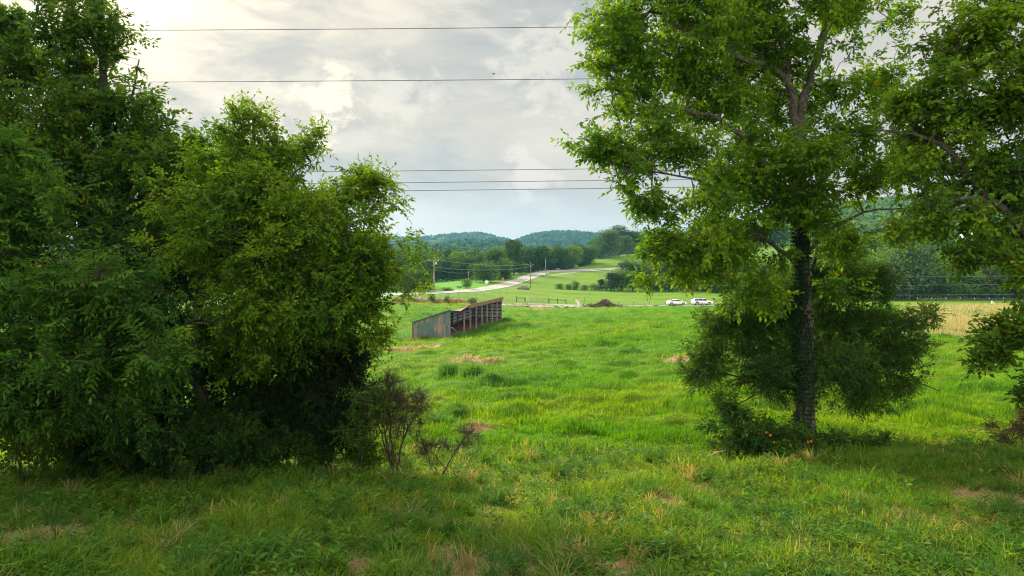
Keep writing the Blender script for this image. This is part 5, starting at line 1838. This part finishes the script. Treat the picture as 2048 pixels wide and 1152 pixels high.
sign('pale diamond road sign seen from behind at the road bend', 973, 573, 'diamond', 1.15, 1.15, 1.95, M_ALU, Y=238)
sign('red orange rectangular road sign before the roadside wood', 1005.5, 565, 'rect', 0.8, 1.1, 2.1, M_REDORANGE, Y=262)
sign('green street name sign above the drive entrance', 919, 586, 'rect', 1.5, 0.45, 2.1, M_STREETGREEN, Y=182)
sign('small white panel sign low on the slope below the road', 1088, 555, 'rect', 1.35, 0.75, 0.75, M_WHITE, Y=318)


def marker(label, px, Y, h, r, mat, band=True):
    b = Vector(ground_at(px, Y))
    t_ = thing('road_marker', label, 'traffic marker', b)
    bm = bmesh.new()
    rod(bm, (0, 0, 0.08), (0, 0, h), r, r * 0.6, 10)
    bmesh.ops.create_uvsphere(bm, u_segments=8, v_segments=6, radius=r * 0.6, matrix=Matrix.Translation((0, 0, h)))
    bobj('body', bm, mat, t_, True)
    bm = bmesh.new()
    box(bm, (0, 0, 0.1), (r * 3.4, r * 3.4, 0.12), bevel=0.02)
    bobj('base', bm, M_TPOST, t_)
    if band:
        bm = bmesh.new()
        rod(bm, (0, 0, h * 0.6), (0, 0, h * 0.75), r * 0.80, r * 0.74, 10)
        bobj('band', bm, M_WHITE, t_, True)


marker('orange traffic marker on the climbing road', 1038, 276, 1.4, 0.20, M_ORANGE)
marker('whitish traffic marker on the climbing road beyond the orange one', 1047, 286, 1.3, 0.15, M_WHITE, False)
bm = bmesh.new()
sp = Vector(ground_at(1167, 166))
bar(bm, (0, 0, -0.3), (0.35, 0, 2.05), 0.10, 0.08)
bar(bm, (0.35, 0, 2.0), (0.36, 0, 2.05), 0.14, 0.10)
lp = bobj('fence_post', bm, M_FENCEDARK)
lp.location = sp
tag(lp, 'lone dark leaning post beside the couple on the drive', 'post')


def boulder(name, label, px, py, Y, r, mat, group=None):
    b = Vector(ground_at(px, Y))
    bm = bmesh.new()
    bmesh.ops.create_icosphere(bm, subdivisions=3, radius=1.0)
    sd = random.random() * 50
    for v_ in bm.verts:
        n = v_.co.normalized()
        k = 0.75 + 0.5 * float(fbm(np.array([n.x * 1.6 + sd + n.z]), np.array([n.y * 1.6 + sd]), 3)[0])
        v_.co = Vector((n.x * r[0] * k, n.y * r[1] * k, n.z * r[2] * k))
    o = bobj(name, bm, mat, None)
    o.location = b + Vector((0, 0, r[2] * 0.25))
    o.rotation_euler = (0, 0, random.random() * 0.5 - 0.25)
    tag(o, label, 'rock', group)


M_ROCK = mat_principled('pale_rock', (0.42, 0.36, 0.31), 0.95, 0.1, noise=(1.5, (0.26, 0.22, 0.18), 0.42, 0.6), bump=(3, 0.8))
M_DARKROCK = mat_principled('dark_rock', (0.12, 0.10, 0.085), 0.95, 0.1, noise=(1.5, (0.2, 0.17, 0.14), 0.42, 0.6), bump=(3, 0.8))
boulder('boulder', 'pale boulder on the shoulder of the mowed hill', 1141, 527, 418, (2.6, 1.6, 1.5), M_ROCK)
boulder('boulder', 'smaller pale boulder just below the one on the hill shoulder', 1135, 530, 414, (1.7, 1.3, 1.0), M_ROCK)
boulder('boulder', 'dark boulder where the pale hill drive leaves the road', 1115, 539, 362, (1.3, 0.9, 0.9), M_DARKROCK)
boulder('boulder', 'dark boulder on the edge of the pale hill drive near the road', 1129, 540, 370, (1.0, 0.7, 0.5), M_DARKROCK)
boulder('boulder', 'flat dark boulder halfway along the pale hill drive', 1153, 540, 380, (1.2, 0.7, 0.5), M_DARKROCK)
boulder('boulder', 'pale boulder beside the small bushes below the hill drive', 1240, 541, 350, (1.6, 1.0, 0.9), M_ROCK)
boulder('boulder', 'grey rock heap below the climbing road beside the dark pole', 1046, 573, 238, (2.2, 1.2, 0.9), M_DARKROCK)


# stone wall: a tumbled line of pale field stones
def stone_wall():
    wp = [Vector(ground_at(px, Y)) for px, Y in [(800, 138), (830, 140), (860, 142), (890, 143), (915, 144), (940, 146)]]
    o = wp[0]
    t_ = thing('stone_wall', 'tumbled wall of pale field stones along the brow behind the shed', 'stone wall', o)
    bm = bmesh.new()
    for i in range(240):
        f = random.random() * (len(wp) - 1.001)
        k = int(f)
        c = wp[k].lerp(wp[k + 1], f - k) - o
        s = 0.16 + 0.22 * random.random()
        M = Matrix.Translation(c + Vector((0, random.gauss(0, 0.25), random.random() * 0.55))) @ Matrix.Rotation(random.random() * 6, 4, Vector((random.random(), random.random(), 1)).normalized()) @ Matrix.Diagonal((s * 1.5, s, s * 0.8, 1))
        bmesh.ops.create_icosphere(bm, subdivisions=1, radius=1.0, matrix=M)
    bobj('stones', bm, M_ROCK, t_)
stone_wall()


def dry_brush():
    n = 7000
    f = rng.random(n)
    px = 785 + 165 * f
    Y = 136 + 8 * f + rng.normal(0, 1.2, n)
    x = (px - CX) / F * Y
    extra = np.concatenate([rng.normal(0, 1, (700, 2)) * np.array([4.0, 0.5]) + np.array(ground_at(1030, 160))[:2], rng.normal(0, 1, (300, 2)) * np.array([1.2, 0.6]) + np.array([SH0.x + SN[0] * 3.6, SH0.y + SN[1] * 3.6 - 0.5])])
    x, Y = np.concatenate([x, extra[:, 0]]), np.concatenate([Y, extra[:, 1]])
    pal = np.array([[0.17, 0.10, 0.065], [0.24, 0.17, 0.11], [0.11, 0.075, 0.05], [0.10, 0.14, 0.03]])
    cc = pal[rng.choice(4, len(x), p=[.35, .3, .2, .15])]
    V, Fc, Cc = blades(x, Y, 0.75 * (0.4 + 0.9 * rng.random(len(x))), np.full(len(x), 0.10), cc, 1, 0.8, 0.2)
    tag(mesh_np('dry_brush', V, Fc, M_GRASS, Cc), kind='stuff')
dry_brush()


M_BRUSH = mat_principled('cut_brush', (0.20, 0.145, 0.10), 0.9, 0.1, noise=(1.5, (0.09, 0.065, 0.045), 0.42, 0.6))


def brush_pile():
    c = np.array(ground_at(1207, 150))
    n = 900
    u = rng.normal(0, 0.42, (n, 2))
    hgt = 1.6 * np.exp(-(u[:, 0] ** 2 + u[:, 1] ** 2) * 1.2) * (0.75 + 0.3 * np.sin(u[:, 0] * 6 + 1))
    ctr = np.stack([u[:, 0] * 4.0, u[:, 1] * 1.6, hgt * rng.random(n)], -1)
    d = norm(rng.normal(size=(n, 3)) * np.array([1, 0.7, 0.45]))
    L = 0.5 + 0.8 * rng.random((n, 1))
    A, B = ctr - d * L / 2, ctr + d * L / 2
    A[:, 2], B[:, 2] = np.maximum(A[:, 2], -0.05), np.maximum(B[:, 2], -0.05)
    r = 0.025 + 0.035 * rng.random(n)
    V, Fc = prisms(A, B, r, r * 0.6, 5)
    o = mesh_np('brush_pile', V, Fc, M_BRUSH)
    o.location = c
    tag(o, 'mound of cut brown branches in the meadow beside the drive', 'brush pile')
brush_pile()
bm = bmesh.new()
rod(bm, (0, 0, -0.2), (0, 0, 0.75), 0.22, 0.20, 10)
box(bm, (0.32, 0, 0.1), (0.45, 0.35, 0.45), bevel=0.05)
wm = bobj('meadow_marker', bm, M_WHITE)
wm.location = Vector(ground_at(1985, 178))
tag(wm, 'small white marker standing at the far edge of the dry meadow', 'marker')


# ---------------------------------------------------------------- buildings glimpsed between the leaves
M_SIDING = mat_principled('white_siding', (0.78, 0.78, 0.76), 0.6, 0.2)
M_ROOF = mat_principled('roof_shingle', (0.16, 0.16, 0.17), 0.9, 0.1)
M_GLASS = mat_principled('dark_glass', (0.03, 0.035, 0.04), 0.15, 0.5)


def house(name, label, px, Y, L, D, h, rz, roofm=None, win=True):
    b = Vector(ground_at(px, Y))
    t_ = thing(name, label, 'house' if win else 'shed', b, rz)
    bm = bmesh.new()
    prism_poly(bm, [(-L / 2, -D / 2, -0.6), (-L / 2, D / 2, -0.6), (-L / 2, D / 2, h), (-L / 2, 0, h + D * 0.3), (-L / 2, -D / 2, h)], (L, 0, 0))
    bobj('wall', bm, M_SIDING, t_)
    for s in (-1, 1):
        bm = bmesh.new()
        bar(bm, (-L / 2 - 0.3, s * (D / 4 + 0.12), h + D * 0.15 + 0.03), (L / 2 + 0.3, s * (D / 4 + 0.12), h + D * 0.15 + 0.03), 0.1, 0.1)
        bm.free()
        bm = bmesh.new()
        prism_poly(bm, [(-L / 2 - 0.3, 0, h + D * 0.3 + 0.05), (L / 2 + 0.3, 0, h + D * 0.3 + 0.05), (L / 2 + 0.3, s * (D / 2 + 0.35), h - 0.16), (-L / 2 - 0.3, s * (D / 2 + 0.35), h - 0.16)], (0, 0, 0.12))
        bobj('roof', bm, roofm or M_ROOF, t_)
    if win:
        for k in range(3):
            x = -L / 3 + k * L / 3
            bm = bmesh.new()
            box(bm, (x, -D / 2 - 0.02, h * 0.55), (1.1, 0.06, 1.3))
            wn = bobj('window', bm, M_GLASS, t_)
            bm = bmesh.new()
            for (c, s) in (((x, -D / 2 - 0.04, h * 0.55 + 0.7), (1.3, 0.09, 0.1)), ((x, -D / 2 - 0.04, h * 0.55 - 0.7), (1.3, 0.09, 0.1)), ((x - 0.6, -D / 2 - 0.04, h * 0.55), (0.1, 0.09, 1.3)), ((x + 0.6, -D / 2 - 0.04, h * 0.55), (0.1, 0.09, 1.3))):
                box(bm, c, s)
            bobj('frame', bm, M_SIDING, wn)


house('house', 'white house half hidden by trees at the top of the hill lane', 1386, 462, 9, 7, 3.4, 0.25)
house('outbuilding', 'small white outbuilding on the hill between tree crowns', 1334, 455, 4, 3, 2.4, 0.1, win=False)
house('outbuilding', 'low white roofed outbuilding on the distant hill pasture', 1690, 585, 6, 5, 2.0, 0.2, M_SIDING, False)
house('outbuilding', 'pale outbuilding glimpsed over the wood edge under the curved limb', 1932, 560, 8, 6, 5, 0.3, M_SIDING, False)


# ---------------------------------------------------------------- cars
M_CARWHITE = mat_principled('white_car_paint', (0.80, 0.80, 0.80), 0.25, 0.5)
M_CARBLACK = mat_principled('black_car_paint', (0.02, 0.02, 0.022), 0.25, 0.5)
M_TYRE = mat_principled('tyre', (0.02, 0.02, 0.02), 0.85, 0.2)
M_RIM = mat_principled('rim', (0.45, 0.45, 0.46), 0.35, 0.5, 0.8)
M_CARGLASS = mat_principled('car_glass', (0.015, 0.018, 0.02), 0.08, 0.6)
M_TRIM = mat_principled('black_trim', (0.03, 0.03, 0.03), 0.6, 0.3)
M_LAMP = mat_principled('headlight', (0.7, 0.72, 0.74), 0.15, 0.6)
M_TAIL = mat_principled('tail_light', (0.35, 0.02, 0.02), 0.25, 0.5)


def car(name, label, px, Y, paint, suv=False, rz=0.0):
    b = Vector(ground_at(px, Y)) + Vector((0, 0, 0.06))
    t_ = thing(name, label, 'car', b, rz)
    # stations from tail to nose: x, bottom z, belt z, top z, half width at belt, half width at top
    if suv:
        S = [(-2.50, 0.62, 0.95, 1.02, 0.78, 0.74), (-2.42, 0.36, 1.05, 1.40, 0.92, 0.72), (-2.15, 0.30, 1.08, 1.70, 0.97, 0.70), (-1.2, 0.28, 1.08, 1.78, 0.98, 0.70), (0.0, 0.28, 1.06, 1.78, 0.98, 0.70), (0.55, 0.28, 1.05, 1.70, 0.98, 0.70),
             (1.15, 0.28, 1.04, 1.18, 0.97, 0.76), (1.35, 0.28, 1.03, 1.10, 0.97, 0.84), (2.1, 0.30, 0.96, 1.02, 0.95, 0.84), (2.42, 0.34, 0.86, 0.92, 0.88, 0.78), (2.50, 0.46, 0.70, 0.74, 0.76, 0.70)]
        L, wr, xs = 5.0, 0.38, (-1.45, 1.50)
        wins = [(-2.0, -1.22), (-1.16, -0.10), (-0.04, 0.88)]
    else:
        S = [(-2.36, 0.50, 0.80, 0.86, 0.74, 0.70), (-2.28, 0.32, 0.92, 1.00, 0.88, 0.72), (-1.9, 0.24, 0.97, 1.14, 0.92, 0.70), (-1.2, 0.20, 0.97, 1.34, 0.93, 0.64), (-0.45, 0.18, 0.95, 1.44, 0.93, 0.60), (0.15, 0.18, 0.93, 1.42, 0.93, 0.60),
             (0.75, 0.18, 0.91, 1.18, 0.93, 0.66), (1.2, 0.18, 0.88, 0.94, 0.92, 0.76), (1.8, 0.20, 0.78, 0.84, 0.90, 0.76), (2.22, 0.26, 0.66, 0.70, 0.82, 0.70), (2.36, 0.38, 0.54, 0.57, 0.68, 0.60)]
        L, wr, xs = 4.72, 0.34, (-1.42, 1.44)
        wins = [(-1.55, -0.62), (-0.56, 0.92)]
    xs_ = np.linspace(S[0][0], S[-1][0], 49)
    A = np.array(S)
    ip = [np.interp(xs_, A[:, 0], A[:, k]) for k in range(1, 6)]
    rings = []
    for i, x in enumerate(xs_):
        zb, zbelt, zt, wb, wt = [ip[k][i] for k in range(5)]
        # wheel arches: lift the lower edge over the wheels
        arch = max([0.0] + [math.sqrt(max(0.0, (wr + 0.07) ** 2 - (x - c) ** 2)) for c in xs])
        zlow = max(zb, wr + arch - 0.02) if arch > 0 else zb
        zlow = min(zlow, zbelt - 0.08)
        half = [(wb * 0.96, zlow), (wb, (zlow + zbelt) / 2 + 0.05), (wb * 0.985, zbelt), ((wb + wt) / 2 - 0.01, (zbelt + zt) / 2), (wt, zt - 0.03), (wt * 0.8, zt)]
        rings.append([(x, -y, z) for y, z in half] + [(x, y, z) for y, z in half[::-1]])
    V = np.array(rings).reshape(-1, 3)
    n = len(rings[0])
    k = np.arange(len(V)).reshape(-1, n)
    k2 = np.roll(k, -1, 1)
    Fc = np.stack([k[:-1], k2[:-1], k2[1:], k[1:]], -1).reshape(-1, 4)
    bm = bmesh.new()
    vs = [bm.verts.new(v_) for v_ in V]
    for f in Fc:
        bm.faces.new([vs[j] for j in f])
    bm.faces.new([vs[j] for j in k[0]])
    bm.faces.new([vs[j] for j in k[-1]])
    bobj('body', bm, paint, t_, True)

    def side_pt(x, fz, s):
        zb, zbelt, zt, wb, wt = [np.interp(x, A[:, 0], A[:, k]) for k in range(1, 6)]
        y = wb * 0.985 + (wt - wb * 0.985) * fz
        return Vector((x, s * (y + 0.015), zbelt + (zt - zbelt) * fz))
    for s in (-1, 1):
        for (xa, xb) in wins:
            bm = bmesh.new()
            xm = np.linspace(xa, xb, 7)
            lo_ = [bm.verts.new(side_pt(x, 0.10, s)) for x in xm]
            mi_ = [bm.verts.new(side_pt(x, 0.5, s)) for x in xm]
            hi_ = [bm.verts.new(side_pt(x, 0.84, s)) for x in xm]
            for i in range(6):
                bm.faces.new([lo_[i], lo_[i + 1], mi_[i + 1], mi_[i]])
                bm.faces.new([mi_[i], mi_[i + 1], hi_[i + 1], hi_[i]])
            r_ = bmesh.ops.extrude_face_region(bm, geom=bm.faces[:])
            bmesh.ops.translate(bm, vec=(0, -s * 0.03, 0), verts=[e for e in r_['geom'] if isinstance(e, bmesh.types.BMVert)])
            bobj('window', bm, M_CARGLASS, t_)
        bm = bmesh.new()
        xw = wins[-1][1] + 0.05
        box(bm, (xw, s * 1.02, 1.02), (0.18, 0.2, 0.14), bevel=0.03)
        bobj('mirror', bm, paint, t_)
        bm = bmesh.new()
        box(bm, (S[-1][0] - 0.12, s * 0.62, S[-2][3] - 0.12), (0.30, 0.30, 0.12), bevel=0.03)
        bobj('headlight', bm, M_LAMP, t_)
        bm = bmesh.new()
        box(bm, (S[0][0] + 0.07, s * 0.64, 0.90 if not suv else 1.08), (0.2, 0.34, 0.12), bevel=0.03)
        bobj('tail_light', bm, M_TAIL, t_)
        for x in xs:
            w_ = bpy.data.objects.new('wheel', None)
            COL.objects.link(w_)
            w_.parent = t_
            w_.location = (x, s * 0.80, wr)
            bm = bmesh.new()
            rod(bm, (0, -0.11, 0), (0, 0.11, 0), wr, None, 24)
            bmesh.ops.bevel(bm, geom=[e for e in bm.edges if e.calc_face_angle(0) > 1.0], offset=0.03, segments=2, affect='EDGES')
            bobj('tyre', bm, M_TYRE, w_, True)
            bm = bmesh.new()
            rod(bm, (0, s * 0.10, 0), (0, s * 0.125, 0), wr * 0.66, wr * 0.60, 20)
            for a in range(5):
                an = a * 2 * math.pi / 5
                bar(bm, (0, s * 0.135, 0), (wr * 0.6 * math.cos(an), s * 0.135, wr * 0.6 * math.sin(an)), 0.05, 0.03)
            bobj('rim', bm, M_RIM, w_)
    # windscreen and rear glass
    for (xa, xb, nm) in ((S[5][0] + 0.1, S[6][0] + (0.15 if not suv else -0.02), 'windscreen'), (S[1][0] + (0.05 if suv else 0.42), S[2][0] + (0.0 if suv else 0.65), 'rear_window')):
        bm = bmesh.new()
        q4 = []
        for x in (xa, xb):
            zt, wt = np.interp(x, A[:, 0], A[:, 3]), np.interp(x, A[:, 0], A[:, 5])
            q4.append((x, wt * 0.78, zt + 0.012))
        pts = [(q4[0][0], -q4[0][1], q4[0][2]), (q4[0][0], q4[0][1], q4[0][2]), (q4[1][0], q4[1][1], q4[1][2]), (q4[1][0], -q4[1][1], q4[1][2])]
        prism_poly(bm, pts, (0, 0, 0.012))
        bobj(nm, bm, M_CARGLASS, t_)
    bm = bmesh.new()
    for s in (-1, 1):
        box(bm, (0, s * 0.93, 0.30 if suv else 0.24), (2.1, 0.06, 0.12), bevel=0.015)
    bobj('sill', bm, M_TRIM, t_)
    if suv:
        for s in (-1, 1):
            bm = bmesh.new()
            rod(bm, (-1.9, s * 0.62, 1.82), (0.4, s * 0.62, 1.82), 0.025)
            for xx in (-1.85, -0.7, 0.35):
                rod(bm, (xx, s * 0.62, 1.74), (xx, s * 0.62, 1.82), 0.025)
            bobj('roof_rail', bm, M_TRIM, t_)
    return t_


car('sedan', 'white sedan with a low sloping roof parked behind the suv on the drive', 1353.5, 166, M_CARWHITE, False, 0.03)
car('suv', 'white suv with dark windows parked on the drive beside the cedar', 1404.5, 167, M_CARWHITE, True, 0.03)
car('dark_car', 'black car on the drive almost hidden by the cedar boughs', 1515, 167, M_CARBLACK, True, 0.03)


# ---------------------------------------------------------------- the couple on the drive
M_SKIN = mat_principled('skin', (0.50, 0.30, 0.21), 0.6, 0.3)
M_HAIR = mat_principled('brown_hair', (0.12, 0.06, 0.035), 0.7, 0.3)
M_DRESS = mat_principled('pale_dress', (0.80, 0.70, 0.68), 0.8, 0.2)
M_SHIRT = mat_principled('white_shirt', (0.82, 0.80, 0.78), 0.8, 0.2)
M_SHORTS = mat_principled('pale_trousers', (0.62, 0.50, 0.42), 0.8, 0.2)


def person(label, px, Y, h, rz, dress, arm_pose, hair_long):
    b = Vector(ground_at(px, Y)) + Vector((0, 0, 0.065))
    t_ = thing('person', label, 'person', b, rz)
    s = h / 1.72
    J = {'pelvis': (0, 0, 0.95), 'waist': (0, 0, 1.10), 'chest': (0, 0, 1.32), 'neck': (0, 0, 1.48), 'head': (0, -0.02, 1.58), 'crown': (0, -0.01, 1.69)}
    E = [('pelvis', 'waist'), ('waist', 'chest'), ('chest', 'neck'), ('neck', 'head'), ('head', 'crown')]
    Rr = {'pelvis': .145, 'waist': .115, 'chest': .145, 'neck': .055, 'head': .095, 'crown': .085}
    for sd, n in ((-1, 'l'), (1, 'r')):
        J.update({n + 'hip': (sd * .09, 0, .90), n + 'knee': (sd * .10, -.02, .49), n + 'ankle': (sd * .10, .02, .08), n + 'toe': (sd * .11, -.14, .03)})
        Rr.update({n + 'hip': .095, n + 'knee': .06, n + 'ankle': .04, n + 'toe': .035})
        E.extend([('pelvis', n + 'hip'), (n + 'hip', n + 'knee'), (n + 'knee', n + 'ankle'), (n + 'ankle', n + 'toe')])
        el_, ha = arm_pose[0 if sd < 0 else 1]
        J.update({n + 'sho': (sd * .17, 0, 1.40), n + 'elb': el_, n + 'wri': ha[0], n + 'palm': ha[1]})
        Rr.update({n + 'sho': .062, n + 'elb': .045, n + 'wri': .03, n + 'palm': .034})
        E.extend([('chest', n + 'sho'), (n + 'sho', n + 'elb'), (n + 'elb', n + 'wri'), (n + 'wri', n + 'palm')])
        pv, wv = Vector(ha[1]), Vector(ha[0])
        d = (pv - wv).normalized()
        sidev = d.cross(Vector((0, 0, 1)))
        sidev = sidev.normalized() if sidev.length > 0.1 else Vector((1, 0, 0))
        for i, ln in enumerate((.065, .078, .075, .060)):
            J[n + 'f%d' % i] = tuple(pv + d * ln + sidev * (i - 1.5) * 0.021)
            Rr[n + 'f%d' % i] = .0085
            E.append((n + 'palm', n + 'f%d' % i))
        J[n + 'th'] = tuple(wv.lerp(pv, .5) + sidev * .05 + d * .025)
        Rr[n + 'th'] = .010
        E.append((n + 'wri', n + 'th'))
    names = list(J)
    me = bpy.data.meshes.new('body')
    me.from_pydata([tuple(c * s for c in J[n]) for n in names], [(names.index(a), names.index(c)) for a, c in E], [])
    o = bpy.data.objects.new('body', me)
    COL.objects.link(o)
    o.parent = t_
    me.materials.append(M_SKIN)
    sm = o.modifiers.new('skin', 'SKIN')
    for i, n in enumerate(names):
        r = Rr[n] * s
        me.skin_vertices[0].data[i].radius = (r, r * (0.75 if n in ('chest', 'waist', 'pelvis') else 1.0))
        me.skin_vertices[0].data[i].use_root = (n == 'pelvis')
    sm.use_smooth_shade = True
    o.modifiers.new('sub', 'SUBSURF').render_levels = 1

    def lathe(name, prof, mat, yk=0.8, wob=0.0):
        P_ = np.array([(0, 0, z * s) for r, z in prof])
        n = 20
        an = np.arange(n) / n * 2 * np.pi
        V = np.concatenate([np.stack([np.cos(an) * r * s * (1 + wob * np.sin(an * 5)), np.sin(an) * r * s * yk * (1 + wob * np.sin(an * 5)), np.full(n, z * s)], -1) for r, z in prof])
        k = np.arange(len(prof) * n).reshape(len(prof), n)
        k2 = np.roll(k, -1, 1)
        mesh_np(name, V, np.stack([k[:-1], k2[:-1], k2[1:], k[1:]], -1).reshape(-1, 4), mat, smooth=True, parent=t_)
    if dress:
        lathe('dress', [(.10, 1.44), (.17, 1.36), (.175, 1.25), (.145, 1.10), (.19, .92), (.27, .55), (.33, .18)], M_DRESS, 0.85, 0.05)
    else:
        lathe('shirt', [(.09, 1.46), (.18, 1.40), (.185, 1.25), (.165, 1.08), (.18, .90)], M_SHIRT, 0.8)
        lathe('shorts', [(.172, .98), (.19, .85), (.20, .55)], M_SHORTS, 0.75)
    bm = bmesh.new()
    bmesh.ops.create_uvsphere(bm, u_segments=14, v_segments=10, radius=1.0, matrix=Matrix.Translation(Vector((0, .02, 1.645)) * s) @ Matrix.Diagonal((.108 * s, .115 * s, .105 * s, 1)))
    if hair_long:
        bmesh.ops.create_uvsphere(bm, u_segments=12, v_segments=8, radius=1.0, matrix=Matrix.Translation(Vector((0, .075, 1.47)) * s) @ Matrix.Diagonal((.10 * s, .055 * s, .19 * s, 1)))
    bobj('hair', bm, M_HAIR, t_, True)


hang = lambda sd: ((sd * .22, .02, 1.13), ((sd * .23, -.06, .90), (sd * .23, -.09, .82)))
fold = lambda sd: ((sd * .24, -.08, 1.14), ((sd * .10, -.26, 1.16), (sd * .03, -.28, 1.18)))
person('person in a pale dress standing with a companion on the gravel drive', 1157, 166.5, 1.66, 0.9, True, (fold(-1), hang(1)), True)
person('person in a white shirt standing close to the one in the pale dress', 1153, 166.2, 1.70, -0.9, False, (hang(-1), fold(1)), False)


# ---------------------------------------------------------------- a bird in the sky
def bird():
    c = at(987, 148, 70)
    t_ = thing('bird', 'tiny dark bird flying in the open sky', 'bird', c, 0.5)
    bm = bmesh.new()
    bmesh.ops.create_uvsphere(bm, u_segments=10, v_segments=8, radius=1.0, matrix=Matrix.Diagonal((.14, .045, .045, 1)))
    bmesh.ops.create_uvsphere(bm, u_segments=8, v_segments=6, radius=0.04, matrix=Matrix.Translation((.14, 0, .02)))
    prism_poly(bm, [(-.12, -.02, 0), (-.12, .02, 0), (-.24, .05, 0), (-.24, -.05, 0)], (0, 0, .008))
    bobj('body', bm, M_TRIM, t_, True)
    for s in (-1, 1):
        bm = bmesh.new()
        prism_poly(bm, [(.07, s * .03, .01), (.06, s * .16, .09), (-.03, s * .30, .05), (-.05, s * .16, .07), (-.06, s * .03, .01)], (0, 0, .008))
        bobj('wing', bm, M_TRIM, t_)
bird()

# ---------------------------------------------------------------- haze: pale even air that fades the far hills
hm = bpy.data.materials.new('haze')
hm.use_nodes = True
q = NT(hm.node_tree)
pv = q.n('ShaderNodeVolumePrincipled')
pv.inputs['Color'].default_value = (0.20, 0.52, 0.85, 1)
pv.inputs['Density'].default_value = 0.00010
pv.inputs['Anisotropy'].default_value = 0.2
o_ = q.n('ShaderNodeOutputMaterial')
q.l(pv.outputs[0], o_.inputs['Volume'])
zs = [min(v_.co.z for v_ in ground.data.vertices)]
bm = bmesh.new()
box(bm, (0, 4500, 85 + (zs[0] - 30) / 2), (26000, 9900, 170 - zs[0] + 30))
hz = bobj('haze', bm, hm)
tag(hz, kind='stuff')
